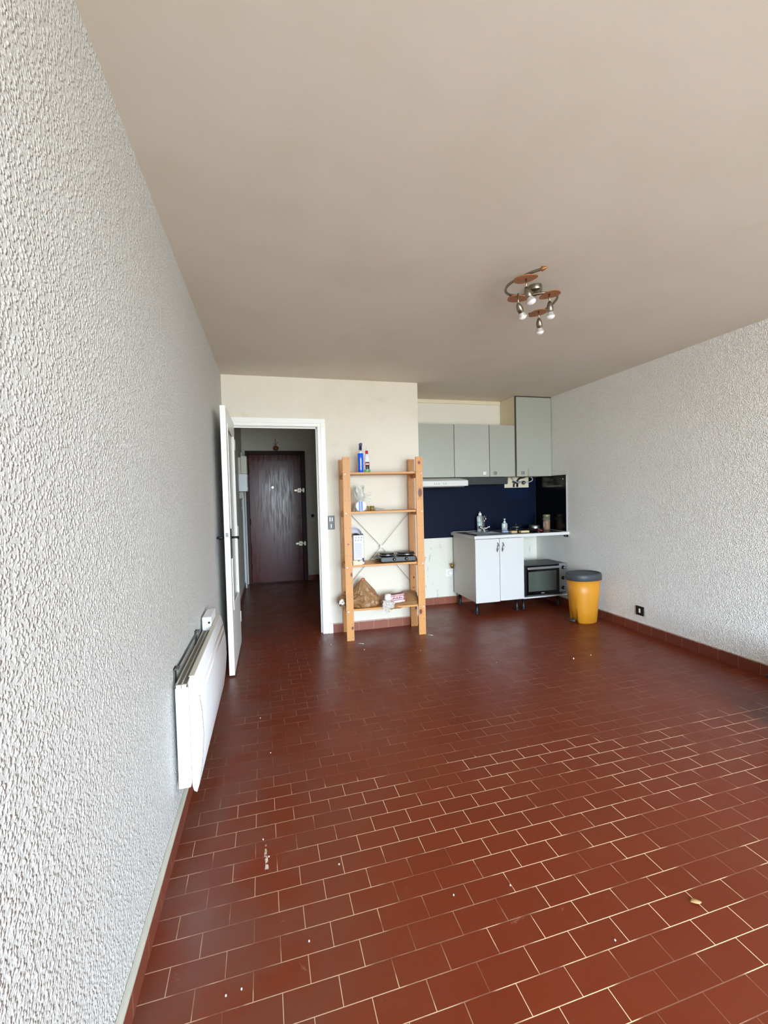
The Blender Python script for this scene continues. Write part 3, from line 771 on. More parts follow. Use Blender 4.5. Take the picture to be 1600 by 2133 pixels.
def bags():
    # large brown bag
    t = thing('brown_carrier_bag', 'large crumpled brown plastic bag with red-printed peak on the bottom shelf', 'bag', (1.25, 4.13, Z4))
    NU, NV = 121, 44; f = MB()
    def cone(u, v):
        a = u*2*PI; h = v
        base = (1-.06*(h/.25)) if h < .25 else .94*(1-(h-.25)/.75)**.93+.05
        if h < .06: base *= .9+.1*h/.06
        fold = .10*abs(math.sin(a*4.5+2.2*h+1.2*noise.noise(Vector((math.cos(a)*1.5, math.sin(a)*1.5, h*2)))))*(.35+h)
        cr = .15*(1-2.2*abs(noise.noise(Vector((math.cos(a)*2.4, math.sin(a)*2.4, h*4.5+3)))))
        cr2 = .05*(1-2*abs(noise.noise(Vector((math.cos(a)*6, math.sin(a)*6, h*11)))))
        k = base*(1-fold*1.3+cr*.9+cr2)
        return Vector((1.262-.016*h+.150*k*math.cos(a), 4.13+.092*k*math.sin(a), Z4+.001+.262*h))
    f.sheet(cone, NU, NV)
    f.build('bag', 'brown_bag', t)
    f = MB().blob((1.246, 4.126, Z4+.244), (.019, .014, .026), None, amp=.005, freq=40, seed=5, sub=3); f.build('printed_peak', 'orange', t)
    f = MB().blob((1.18, 4.06, Z4+.055), (.075, .05, .055), None, amp=.016, freq=24, seed=9, sub=3, smooth=False).floor_at(Z4+.001); f.build('front_fold', 'brown_bag', t)
    t = thing('small_brown_bag', 'small brown bag end with white print poking out left of the shelf unit', 'bag', (1.05, 4.13, Z4))
    f = MB().blob((1.075, 4.13, Z4+.050), (.065, .05, .055), None, amp=.016, freq=26, seed=12, sub=3, smooth=False).floor_at(Z4+.001); f.build('bag', 'brown_bag', t)
    f = MB().blob((1.035, 4.092, Z4+.055), (.028, .018, .026), None, amp=.008, freq=40, seed=14, sub=2, smooth=False); f.build('printed_patch', 'paper', t)
    # right-hand bag lying flat with a packet on it
    t = thing('flat_brown_bag', 'flattened brown plastic bag lying over the right half of the bottom shelf', 'bag', (1.62, 4.12, Z4))
    f = MB()
    def fn(u, v):
        x = 1.44+.345*u; y = 3.985+.24*v
        bulge = .022+.03*u*v
        z = Z4+.003+bulge*abs(math.sin(PI*min(1, v*1.02)))+.016*abs(noise.noise(Vector((x*14, y*14, 2))))+.008*abs(noise.noise(Vector((x*36, y*36, 4))))
        if u > .5: z += .075*min(1, (u-.5)/.25)*v
        if v < .12: z -= (.12-v)*.25*(1 if u < .5 else .55)
        return Vector((x+.01*noise.noise(Vector((y*20, 0, 5))), y-.012*math.sin(u*7), z))
    f.sheet(fn, 40, 26, smooth=False); f.build('bag', 'brown_bag', t, solid=.002)
    t = thing('printed_packet', 'white packet with dark red print lying on the flattened brown bag', 'packet', (1.55, 4.08, Z4+.05))
    R = Matrix.Translation(Vector((1.552, 4.06, Z4+.020))) @ Matrix.Rotation(-.06, 4, 'Y') @ Matrix.Rotation(.06, 4, 'Z')
    f = MB().box(-.078, .085, -.035, .04, 0, .078)
    bmesh.ops.subdivide_edges(f.bm, edges=f.bm.edges, cuts=5, use_grid_fill=True)
    for v in f.bm.verts: v.co += Vector((noise.noise(v.co*30), noise.noise(v.co*33+Vector((9, 0, 0))), noise.noise(v.co*31+Vector((0, 7, 0)))))*.006
    f.xform(R).build('packet', 'pink_print', t, .006)
    f = MB().box(-.060, .082, -.0400, -.036, .026, .031).box(-.060, .082, -.0400, -.036, .066, .071).box(.074, .082, -.0400, -.036, .02, .07).box(-.060, -.054, -.0400, -.036, .03, .07)
    f.box(-.05, .08, -.02, .03, .081, .083)
    f.xform(R).build('print_band', 'red_print', t)
    f = MB()
    for i in range(11): f.box(-.046+i*.010, -.040+i*.010, -.0395, -.0362, .040, .048+.006*(i % 3))
    f.xform(R).build('print_lettering', 'red_print', t)
    t = thing('crumpled_white_bag', 'crumpled white plastic wrapper hanging over the front of the bottom shelf', 'wrapper', (1.455, 4.0, Z4))
    f = MB()
    def hang(u, v):
        x = 1.400+.115*u+.012*noise.noise(Vector((u*4, v*4, 8)))
        if v < .35: y = 4.05-.075*(v/.35); z = Z4+.030+.035*math.sin(v/.35*PI*.5)*(1-.6*u)
        else: y = 3.975-.012*math.sin(v*5); z = Z4+.060-.02*u-(v-.35)/.65*(.115*(1-.9*abs(u-.42)))
        d = noise.noise(Vector((u*5, v*6, 1)))*.020+noise.noise(Vector((u*13, v*14, 5)))*.009
        return Vector((x, y-abs(d), z+d*.5))
    f.sheet(hang, 26, 30, smooth=False); f.build('wrapper', mat('crumpled_wrapper', (206, 198, 188), .35, var=.08, vscale=40), t, solid=.0012)
    f = MB().blob((1.475, 4.045, Z4+.075), (.030, .03, .035), None, amp=.010, freq=34, seed=23, sub=3, smooth=False); f.build('wrapper_end', 'paper', t)
bags()

# ------------------------------------------------------------------ kitchen: wall panels
def panels():
    o = MB().box(WP+.001, W-.010, D2-.006, D2-.0005, .816, 1.56).build('navy_backsplash', 'navy'); tag(o, 'navy blue splashback panel on the kitchen wall', 'splashback')
    q = MB().box(3.297, 3.643, D2-.008, D2-.006, 1.28, 1.414).build('navy_patch', 'navy2', o); q['label'] = 'slightly brighter blue patch'
    q = MB().box(3.297, 3.643, D2-.010, D2-.006, 1.414, 1.56).build('wall_cutout', 'cream', o); q['label'] = 'cut-out showing bare cream wall'
    o = MB().box(W-.008, W, 4.402, D2-.006, .884, 1.545).build('black_backsplash', 'black_gloss'); tag(o, 'glossy black splashback panel on the right wall', 'splashback')
    f = MB()
    random.seed(3)
    y = 4.775
    while y > 4.49:
        w = random.choice((.006, .009, .012)); h = random.choice((.010, .014, .011))
        f.box(W-.009, W-.008, y-w, y, 1.412, 1.412+h); f.box(W-.009, W-.008, y-w*.5, y-w*.3, 1.406, 1.426); y -= w+.004
    f.build('faded_lettering', 'grey_mark', o)
    MB().cyl((W-.012, 4.455, 1.497), (W-.007, 4.455, 1.497), .007, n=12).build('fixing_screw', 'steel_mark', o)
    f = MB().box(W-.010, W, 4.396, 4.402, .884, 1.54)
    f.build('panel_edge', 'steel_mark', o)
    # pipes and hose in the cut-out
    t = thing('kitchen_pipework', 'dark pipes and pale hose in the cream cut-out under the wall cabinets', 'pipework', (3.45, D2, 1.42))
    f = MB().tube([(3.42, D2-.03, 1.42), (3.42, D2-.03, 1.46), (3.45, D2-.035, 1.48), (3.50, D2-.035, 1.475)], .009, 10)
    f.tube([(3.47, D2-.03, 1.42), (3.47, D2-.03, 1.50), (3.50, D2-.03, 1.53), (3.58, D2-.03, 1.545)], .011, 10)
    f.tube([(3.40, D2-.03, 1.485), (3.60, D2-.03, 1.478)], .008, 10)
    f.build('pipe', 'black', t)
    MB().blob((3.555, D2-.04, 1.475), (.022, .018, .022), amp=.004, freq=30, sub=2).build('stopcock', 'steel_dark', t)
    MB().tube([(3.38, D2-.05, 1.55), (3.41, D2-.055, 1.50), (3.46, D2-.06, 1.475), (3.52, D2-.055, 1.478)], .0055, 8).build('hose', 'hall_white', t)
    pts = [(3.60+.07*math.sin(a), D2-.06, 1.515-.035*math.cos(a)) for a in [PI*i/14 for i in range(15)]]
    MB().tube([(3.56, D2-.05, 1.478)]+pts, .0055, 8).build('hose', 'hall_white', t)
panels()

# ------------------------------------------------------------------ kitchen: wall cabinets and hood
YF, ZB, ZT = 4.672, 1.542, 2.15
def latch(parent, x, z, m, mark):
    YL = YF-.018; f = MB(); s = .018; w = .004
    if m == 'paper':
        f.box(x-s, x+s, YL-.011, YL, z-s, z+s)
        o = f.build('safety_latch', 'paper', parent, .004); o['label'] = 'white square safety latch'
    else:
        f.box(x-s, x+s, YL-.009, YL, z-s, z-s+w).box(x-s, x+s, YL-.009, YL, z+s-w, z+s).box(x-s, x-s+w, YL-.009, YL, z-s, z+s).box(x+s-w, x+s, YL-.009, YL, z-s, z+s)
        o = f.build('safety_latch', 'steel_dark', parent, .001); o['label'] = 'clear square safety latch with dark rim'
    g = MB().tube([(x-.008, YL-.012, z+.006), (x, YL-.012, z-.006), (x+.009, YL-.012, z+.007)], .0018, 6)
    g.build('latch_hook', mark, o)
def wall_cab(x0, x1, lab, m='grey_green', lt=None, tall=False, hinge=0):
    zt = 2.488 if tall else ZT
    t = thing('wall_cabinet', lab, 'wall cabinet', ((x0+x1)/2, D2, ZB), 'grey-green wall cabinets over the worktop')
    MB().box(x0+.001, x1-.001, YF+.002, D2-.022, ZB+.002, zt-.002).build('carcass', 'cream', t)
    d = MB().box(x0+.003, x1-.003, YF-.018, YF, ZB, zt).build('door', m, t, .0018)
    if lt: latch(d, lt[0], lt[1], lt[2], lt[3])
    return t
YF2 = YF
YF = 4.690
wall_cab(WP+.002, 2.468, 'grey-green wall cabinet directly above the white extractor hood')
wall_cab(2.470, 2.914, 'glossier grey-green wall cabinet with white latch, second from the left', 'grey_green_gl', (2.845, 1.584, 'paper', 'steel_dark'))
wall_cab(2.916, 3.252, 'narrow grey-green wall cabinet touching the tall cabinet', 'grey_green', (2.985, 1.584, 'dark', 'steel_dark'))
t = wall_cab(3.272, 3.752, 'tall grey-green wall cabinet reaching the ceiling in the right corner', 'grey_green', (3.352, 1.584, 'dark', 'steel_dark'), True)
MB().box(3.254, 3.271, YF-.010, D2-.006, ZB, 2.497).build('side_panel', 'cream', t)['label'] = 'cream plastered side'
MB().box(3.2545, 3.2715, YF-.016, YF-.0105, ZB, 2.496).build('shadow_strip', 'dark_strip', t)['label'] = 'dark gap strip'
MB().box(3.266, 3.755, YF-.012, YF+.01, 2.489, 2.499).build('top_seal', 'dark_strip', t)
f = MB().sheet(lambda u, v: Vector((3.418+.022*u+.01*v*noise.noise(Vector((u*3, v*2, 0))), YF-.0188, 1.545+(.060+.03*math.sin(u*PI))*v)), 8, 6)
f.build('worn_patch', mat('worn_patch_green', (150, 156, 130), .5), t, solid=.0006)['label'] = 'greenish worn patch'
def hood():
    t = thing('extractor_hood', 'white pull-out extractor hood under the leftmost wall cabinet', 'extractor hood', (2.2, 4.7, 1.43))
    # visor as a tapering tray
    f = MB()
    f.prism([(4.43, 1.437), (4.43, 1.494), (4.46, 1.505), (4.70, 1.536), (D2-.01, 1.536), (D2-.01, 1.437)], 'X', WP+.012, 2.520)
    f.build('hood_body', 'white_lam', t, .002)
    MB().box(WP+.03, 2.49, 4.47, D2-.02, 1.430, 1.437).build('underside', 'hood_under', t)['label'] = 'grey underside'
    f = MB().prism([(WP+.03, 4.62), (2.42, 4.62), (2.50, 4.5), (2.50, 4.48), (WP+.03, 4.48)], 'Z', 1.428, 1.4305); f.build('light_cover', 'hood_under', t)
    for i, x in enumerate((2.13, 2.155, 2.18, 2.235, 2.26)):
        MB().prism([(x-.008, 1.459), (x+.008, 1.459), (x+.008, 1.462), (x-.005, 1.462), (x-.005, 1.474), (x-.008, 1.474)], 'Y', 4.4282, 4.4302).build('control_mark', 'grey_plate', t)
    t = thing('dark_hood_insert', 'dark greasy extractor insert beneath the middle wall cabinets', 'extractor', (2.85, 4.8, 1.455))
    MB().prism([(4.70, 1.455), (4.690, 1.538), (D2-.01, 1.538), (D2-.01, 1.455)], 'X', 2.524, 3.165).build('insert_body', 'hood_dark', t, .002)
    MB().prism([(4.696, 1.453), (4.696, 1.4555), (4.99, 1.4555), (4.99, 1.453)], 'X', 2.54, 3.15).build('filter_mesh', 'black', t)
hood()

# ------------------------------------------------------------------ kitchen: base units
def worktop():
    x0, x1, y0, y1, z0, z1 = 2.552, W, 4.362, D2-.007, .848, .880
    hx0, hx1, hy0, hy1 = 2.66, 3.02, 4.47, 4.83
    f = MB().box(x0, hx0, y0, y1, z0, z1).box(hx1, x1, y0, y1, z0, z1).box(hx0, hx1, y0, hy0, z0, z1).box(hx0, hx1, hy1, y1, z0, z1)
    bmesh.ops.remove_doubles(f.bm, verts=f.bm.verts, dist=1e-5)
    o = f.build('worktop', 'white_lam'); tag(o, 'white laminate worktop spanning the cabinet and the oven shelf', 'worktop')
    q = MB().box(x0+.02, x0+.5, D2-.012, D2-.007, z1, z1+.004).build('sealant_bead', 'cream', o)
    # sink
    t = thing('sink', 'stainless steel sink set into the left of the worktop', 'sink', (2.85, 4.65, z1))
    f = MB(); e = .0035
    X0, X1, Y0, Y1 = 2.60, 3.14, 4.405, 4.945
    f.box(X0, hx0+.004, Y0, Y1, z1, z1+e).box(hx1-.004, X1, Y0, Y1, z1, z1+e).box(hx0+.004, hx1-.004, Y0, hy0+.004, z1, z1+e).box(hx0+.004, hx1-.004, hy1-.004, Y1, z1, z1+e)
    f.build('sink_deck', 'steel', t, .001)
    b = MB(); bz = z1-.15; g = .004
    b.box(hx0+g, hx0+g+.002, hy0+g, hy1-g, bz, z1).box(hx1-g-.002, hx1-g, hy0+g, hy1-g, bz, z1).box(hx0+g, hx1-g, hy0+g, hy0+g+.002, bz, z1).box(hx0+g, hx1-g, hy1-g-.002, hy1-g, bz, z1).box(hx0+g, hx1-g, hy0+g, hy1-g, bz-.002, bz)
    b.build('basin', 'steel', t)
    MB().lathe([(.03, 0), (.03, .003), (.02, .003), (.018, .001), (0, .001)], (2.84, 4.65, bz), 20).build('drain', 'steel_dark', t)
    k = MB().box(X0, X1, Y0+.004, Y0+.010, z1+e, z1+e+.001).box(X0+.004, X0+.010, Y0, Y1, z1+e, z1+e+.001).box(hx0-.02, hx0-.012, hy0-.02, hy1, z1+e, z1+e+.001)
    k.build('sink_groove', 'black', t)
    # hob
    t = thing('glass_hob', 'black glass hob set flush into the right of the worktop', 'hob', (3.42, 4.66, z1))
    MB().box(3.175, 3.70, 4.42, 4.92, z1, z1+.004).build('hob_glass', 'black_gloss', t, .001)
    for x, y, r in ((3.30, 4.54, .07), (3.30, 4.80, .09), (3.57, 4.54, .09), (3.57, 4.80, .07)):
        MB().lathe([(r-.002, 0), (r, 0), (r, .0006), (r-.002, .0006)], (x, y, z1+.004), 32, cap=False).build('cooking_zone', 'grey_plate', t)
    t = thing('worktop_bracket', 'small black bracket holding up the right end of the worktop', 'bracket', (W, 4.42, .82))
    MB().box(W-.05, W, 4.385, 4.45, .842, .848).box(W-.006, W, 4.385, 4.45, .815, .848).build('angle_iron', 'black', t)
    MB().cyl((W-.012, 4.41, .83), (W-.005, 4.41, .83), .006, n=10).build('screw', 'chrome', t)
worktop()
def base_cab():
    x0, x1, yf, yb, z0, z1 = 2.568, 3.166, 4.398, 4.975, .145, .847
    t = thing('base_cabinet', 'white two-door base cabinet on black feet under the sink', 'base cabinet', ((x0+x1)/2, 4.7, 0))
    f = MB().box(x0, x0+.016, yf, yb, z0, z1).box(x1-.016, x1, yf, yb, z0, z1).box(x0+.016, x1-.016, yf, yb, z0, z0+.016).box(x0+.016, x1-.016, yb-.006, yb, z0+.016, z1)
    f.build('carcass', 'lam_shaded', t)
    xm = (x0+x1)/2-.004
    for a, b, hx, sg in ((x0-.001, xm-.0025, xm-.028, 1), (xm+.0025, x1, xm+.036, 1)):
        za = z0-.010 if a < x0 else z0-.004
        d = MB().box(a, b, yf-.019, yf-.001, za, z1-.006).build('door', 'white_lam', t, .0015)
        pts = []
        for i in range(15):
            u = i/14; pts.append((hx+.004*math.sin(u*2*PI)*1.6, yf-.019-.022*math.sin(u*PI), .800-.108*u))
        rr = [.0035+.0045*math.sin(PI*i/14) for i in range(15)]
        MB().tube(pts, rr, 10).build('handle', 'steel', d)['label'] = 'bowed steel handle'
    for x, y in ((x0+.045, yf+.06), (x1-.05, yf+.06), (x0+.045, yb-.07), (x1-.05, yb-.07)):
        MB().lathe([(.030, 0), (.030, .008), (.019, .016), (.018, z0-.012), (.026, z0-.008), (.026, z0)], (x, y, 0), 20).build('foot', 'black', t)
    for z in (.765, .745, .715, .69): MB().box(x0-.0008, x0, yf+.004, yf+.010, z-.008, z).build('edge_chip', 'steel_dark', t)
base_cab()
def oven_shelf():
    t = thing('oven_shelf', 'low white shelf board on black feet carrying the mini oven', 'shelf', (3.46, 4.7, 0))
    MB().box(3.169, 3.744, 4.392, 4.95, .134, .150).build('board', 'white_lam', t, .001)
    for x, y in ((3.212, 4.475), (3.212, 4.90), (3.69, 4.50), (3.69, 4.90)):
        MB().lathe([(.027, 0), (.027, .008), (.018, .016), (.017, .122), (.024, .126), (.024, .134)], (x, y, 0), 20).build('foot', 'black', t)
oven_shelf()
def oven():
    x0, x1, yf, yb, z0, z1 = 3.192, 3.742, 4.412, 4.76, .164, .512
    t = thing('mini_oven', 'black and silver tabletop oven standing on the low shelf', 'oven', ((x0+x1)/2, 4.6, .15))
    MB().box(x0, x1, yf, yb, z0, z1).build('body', 'dark_grey', t, .006)
    for x in (x0+.04, x1-.04):
        for y in (yf+.04, yb-.04): MB().cyl((x, y, .150), (x, y, z0), .014, n=14).build('foot', 'black', t)
    xp = 3.640
    d = MB().box(x0+.002, xp, yf-.02, yf, z0+.004, z1-.004).build('oven_door', 'black_gloss', t, .004)
    MB().box(x0+.040, xp-.042, yf-.0215, yf-.0195, z0+.045, z1-.075).build('door_window', 'oven_glass', d, .006)['label'] = 'greenish glass window'
    h = MB().box(x0+.016, xp-.004, yf-.052, yf-.040, z1-.045, z1-.018).build('handle', 'alu', d, .003)
    for xa in (x0+.02, xp-.03): MB().box(xa, xa+.015, yf-.041, yf-.019, z1-.040, z1-.022).build('handle_post', 'alu', h)
    f = MB()
    for i in range(6): f.box(3.395+i*.0075, 3.400+i*.0075, yf-.0208, yf-.0198, z0+.018, z0+.026-.002*(i % 2))
    f.build('door_lettering', 'steel_mark', d)
    p = MB().box(xp+.002, x1, yf-.014, yf, z0+.014, z1).build('control_panel', 'alu', t, .002); p['label'] = 'silver control panel'
    for z in (.463, .340, .225):
        k = MB().lathe([(.021, 0), (.021, .004), (.017, .006), (.016, .024), (.013, .027), (0, .027)], (3.692, yf-.014, z), 24, (0, -1, 0)).build('knob', 'black', p)
        MB().lathe([(.011, .0272), (.010, .030), (0, .030)], (3.692, yf-.014, z), 20, (0, -1, 0)).build('knob_cap', 'alu', k)
    MB().cyl((3.718, yf-.017, .268), (3.718, yf-.013, .268), .004, n=10).build('pilot_light', 'black', p)
    t = thing('wire_rack', 'thin wire rack edge standing behind the mini oven', 'rack', (3.35, 4.86, .15))
    MB().tube([(3.20, 4.84, .150), (3.20, 4.84, .545), (3.43, 4.84, .545), (3.43, 4.84, .150)], .003, 6).build('wire', 'steel', t)
oven()
def valve():
    y = D2
    t = thing('gas_valve', 'brass stopcock on the wall left of the base cabinet', 'valve', (2.545, y, .45))
    MB().cyl((2.545, y, .467), (2.545, y-.05, .467), .011, n=16).cyl((2.545, y-.035, .44), (2.545, y-.035, .50), .016, n=16).build('valve_body', 'brass', t)
    MB().box(2.515, 2.575, y-.062, y-.05, .486, .499).build('valve_lever', 'brass', t, .003)
    t = thing('gas_outlet', 'round white socket on a square plate, low left of the base cabinet', 'wall socket', (2.53, y, .38))
    MB().box(2.475, 2.56, y-.006, y, .337, .422).build('plate', 'white', t, .003)
    MB().lathe([(.031, 0), (.029, .02), (.022, .024), (.020, .016), (0, .016)], (2.530, y-.006, .380), 24, (0, -1, 0)).build('socket_face', 'white', t)
valve()

# ------------------------------------------------------------------ on the worktop
ZW = .8835
def tap():
    c = Vector((2.935, 4.875, ZW))
    t = thing('kitchen_tap', 'chrome two-handled tap with high swan neck at the sink', 'tap', c)
    MB().lathe([(.028, 0), (.026, .006), (.020, .012), (.019, .045), (.014, .055)], c, 24).build('tap_body', 'chrome', t)
    MB().tube([c+Vector(p) for p in ((0, 0, .05), (.004, 0, .13), (.003, -.004, .17), (-.002, -.03, .196), (-.012, -.06, .190), (-.018, -.075, .165), (-.020, -.078, .135))], [.0095, .009, .009, .009, .009, .009, .010], 14).build('spout', 'chrome', t)
    for s in (-1, 1):
        h = MB().cyl(c+Vector((s*.012, 0, .03)), c+Vector((s*.045, -.012, .048)), .009, .011, 14).build('tap_arm', 'chrome', t)
        MB().lathe([(.010, 0), (.019, .006), (.017, .022), (.009, .030), (0, .031)], c+Vector((s*.045, -.012, .046)), 12, (s*.8, -.25, .5)).build('tap_handle', 'chrome', h)
tap()
def soap1():
    c = Vector((2.915, 4.94, .881))
    t = thing('dish_soap_bottle', 'tall clear dish soap bottle with white cap behind the tap', 'bottle', c)
    MB().lathe([(.038, 0), (.040, .004), (.041, .10), (.044, .16), (.043, .186), (.016, .196), (.014, .200)], c, 28, sy=.6).build('bottle', 'soap', t)
    MB().lathe([(.020, .198), (.019, .222), (.007, .228), (.005, .243), (0, .244)], c, 20).build('cap', 'paper', t)
    def fn(u, v):
        a = -PI*.85+PI*.7*u; return c+Vector((math.cos(a)*.0425, math.sin(a)*.0262, .02+.10*v))
    MB().sheet(fn, 14, 4).build('label', 'soap_label', t, solid=.0006)
    def fn2(u, v):
        a = -PI*.55+PI*.3*u; return c+Vector((math.cos(a)*.0435, math.sin(a)*.027, .028+.04*v))
    MB().sheet(fn2, 8, 4).build('yellow_label_patch', 'sponge_y', t, solid=.0006)
soap1()
def soap2():
    c = Vector((3.125, 4.72, ZW))
    t = thing('hand_soap_pump', 'small clear hand soap bottle with pump near the sponges', 'soap dispenser', c)
    MB().lathe([(.036, 0), (.038, .004), (.037, .09), (.034, .100), (.013, .108)], c, 28, sy=.6).build('bottle', 'soap', t)
    MB().lathe([(.014, .106), (.014, .124), (.006, .127), (.006, .150)], c, 16).cyl(c+Vector((0, 0, .146)), c+Vector((0, 0, .156)), .011, n=16).tube([c+Vector((0, 0, .150)), c+Vector((-.006, -.03, .147))], .0045, 8).build('pump', 'clear_white', t)
    f = MB()
    for i in range(4): f.tube([c+Vector((-.022+.014*i, -.0235, .03+.008*i)), c+Vector((-.01+.012*i, -.0245, .045+.005*i)), c+Vector((.0+.008*i, -.024, .035+.01*i))], .002, 6)
    f.build('leaf_print', 'soap_label', t)
soap2()
def moka():
    c = Vector((3.235, 4.645, .8845))
    t = thing('small_lidded_pot', 'small black pot with bright lid and thin knob on the hob', 'pot', c)
    MB().lathe([(.035, 0), (.040, .004), (.041, .05), (.036, .052), (.035, .008), (0, .008)], c, 28).build('pot_body', 'coil', t)
    MB().lathe([(.048, .052), (.048, .057), (.03, .064), (.008, .066), (0, .066)], c, 28).build('lid', 'steel', t)
    MB().cyl(c+Vector((0, 0, .066)), c+Vector((0, 0, .105)), .003, n=8).build('lid_knob', 'steel_dark', t)
    MB().box(c.x-.085, c.x-.04, c.y-.006, c.y+.006, .8845+.040, .8845+.050).build('pot_handle', 'black', t, .002)
moka()
def pan():
    c = Vector((3.575, 4.78, .8845))
    t = thing('steel_saucepan', 'upturned shiny steel saucepan at the back of the hob', 'saucepan', c)
    MB().lathe([(.066, 0), (.067, .002), (.068, .052), (.060, .060), (0, .061)], c, 36).build('pan_body', 'steel', t)
    MB().tube([c+Vector((-.01, -.066, .012)), c+Vector((-.03, -.10, .014)), c+Vector((-.07, -.19, .016))], [.010, .009, .011], 10).build('pan_handle', 'black', t)
pan()
def jar():
    c = Vector((3.665, 4.665, .8845))
    t = thing('cocoa_jar', 'glass storage jar half full of brown powder beside the black panel', 'jar', c)
    MB().lathe([(.040, 0), (.043, .004), (.043, .145), (.040, .150)], c, 32).build('jar_glass', 'jar', t)
    MB().lathe([(.039, .004), (.0405, .008), (.0405, .118), (0, .122)], c, 32).build('powder', 'cocoa', t)
    MB().lathe([(.044, .150), (.044, .186), (.040, .190), (0, .190)], c, 32).build('lid', mat('olive_lid', (120, 112, 78), .25, var=.05, coat=.4), t)
    def fn(u, v):
        a = PI*.98+.35*u; return c+Vector((math.cos(a)*.0438, math.sin(a)*.0438, .03+.07*v))
    MB().sheet(fn, 8, 4).build('label', 'soap_label', t, solid=.0005)
jar()
def bits():
    o = MB().blob((3.030, 4.545, ZW+.016), (.045, .03, .016), amp=.003, freq=30, seed=4, sub=3).floor_at(ZW+.0005).build('blue_cloth', 'sponge_b'); tag(o, 'crumpled pale blue cloth at the right edge of the sink', 'cloth')
    o = MB().box(3.073, 3.150, 4.475, 4.53, ZW+.0005, ZW+.027).build('tan_sponge', 'tan', None, .006); tag(o, 'tan sponge beside the blue cloth', 'sponge')
    t = thing('yellow_sponge', 'pale yellow sponge lying on the front edge of the hob', 'sponge', (3.22, 4.47, .8845))
    MB().box(3.178, 3.286, 4.445, 4.50, .893, .908).build('foam', 'sponge_y', t, .004)
    MB().box(3.178, 3.286, 4.445, 4.50, .885, .893).build('scouring_side', 'tan', t, .002)
    t = thing('frying_pan', 'flat black frying pan with dark red handle lying on the hob', 'frying pan', (3.40, 4.56, .8845))
    MB().lathe([(.07, 0), (.088, .022), (.091, .024), (.089, .020), (.068, .004), (0, .004)], (3.402, 4.60, .8848), 36).build('pan_body', 'coil', t)
    MB().tube([(3.43, 4.518, .902), (3.44, 4.49, .905), (3.455, 4.45, .900)], [.006, .008, .009], 10).build('pan_handle', 'red_print', t)['label'] = 'dark red handle'
bits()

# ------------------------------------------------------------------ yellow bin
def bin_():
    c = Vector((3.512, 3.835, 0)); A = math.radians(179)       # front (pedal) direction
    t = thing('pedal_bin', 'mustard yellow oval pedal bin with dark grey lid', 'bin', c)
    fx = Vector((math.cos(A), math.sin(A), 0)); fy = Vector((-fx.y, fx.x, 0))
    n = 56
    def ring(r1, r2, z, e=2.3):
        out = []
        for i in range(n):
            a = 2*PI*i/n; ca, sa = math.cos(a), math.sin(a)
            u = math.copysign(abs(ca)**(2/e), ca)*r1; v = math.copysign(abs(sa)**(2/e), sa)*r2
            out.append(c+fx*u+fy*v+Vector((0, 0, z)))
        return out
    def loft(rings, cap0=True, cap1=True):
        f = MB(); vs = [p for r in rings for p in r]; m = len(rings)
        fs = [(k*n+i, k*n+(i+1) % n, (k+1)*n+(i+1) % n, (k+1)*n+i) for k in range(m-1) for i in range(n)]
        v = f._add(vs, fs, True)
        if cap0: f.bm.faces.new(v[:n][::-1])
        if cap1: f.bm.faces.new(v[-n:])
        return f
    f = loft([ring(.118, .108, .0), ring(.124, .114, .006), ring(.138, .122, .15), ring(.154, .131, .30), ring(.166, .136, .45)])
    # pedal recess: push the front lower surface in
    for v in f.bm.verts:
        d = v.co-c; u = d.dot(fx); w = d.dot(fy)
        if u > .05 and abs(w) < .055 and v.co.z < .13: v.co -= fx*.026
    f.build('bin_body', 'yellow', t)
    q = loft([ring(.176, .144, .438), ring(.180, .148, .442), ring(.178, .146, .490), ring(.171, .139, .507), ring(.163, .132, .508), ring(.159, .128, .494), ring(.10, .08, .498), ring(.01, .01, .500)])
    q.build('lid', 'dark_grey', t)['label'] = 'dark grey lid'
    h = MB(); p = c-fx*.182
    h.cyl(p-fy*.03+Vector((0, 0, .465)), p+fy*.03+Vector((0, 0, .465)), .012, n=14)
    h.build('hinge', 'dark_grey', t)
    e = c+fx*.132
    m = MB()
    pts = []
    for i in range(13):
        a = -PI/2+PI*i/12; pts.append((math.cos(a)*.030, math.sin(a)*.042))
    vs = [e+fx*u+fy*w+Vector((0, 0, z)) for z in (.014, .030) for u, w in pts]
    k = len(pts)
    m._add(vs, [tuple(range(k)), tuple(range(2*k-1, k-1, -1))]+[(i, (i+1) % k, k+(i+1) % k, k+i) for i in range(k)])
    m.tube([c+fx*.09+Vector((0, 0, .02)), e+fx*.004+Vector((0, 0, .022))], .012, 10)
    m.build('pedal', 'dark_grey', t, .004)['label'] = 'dark grey foot pedal'
bin_()

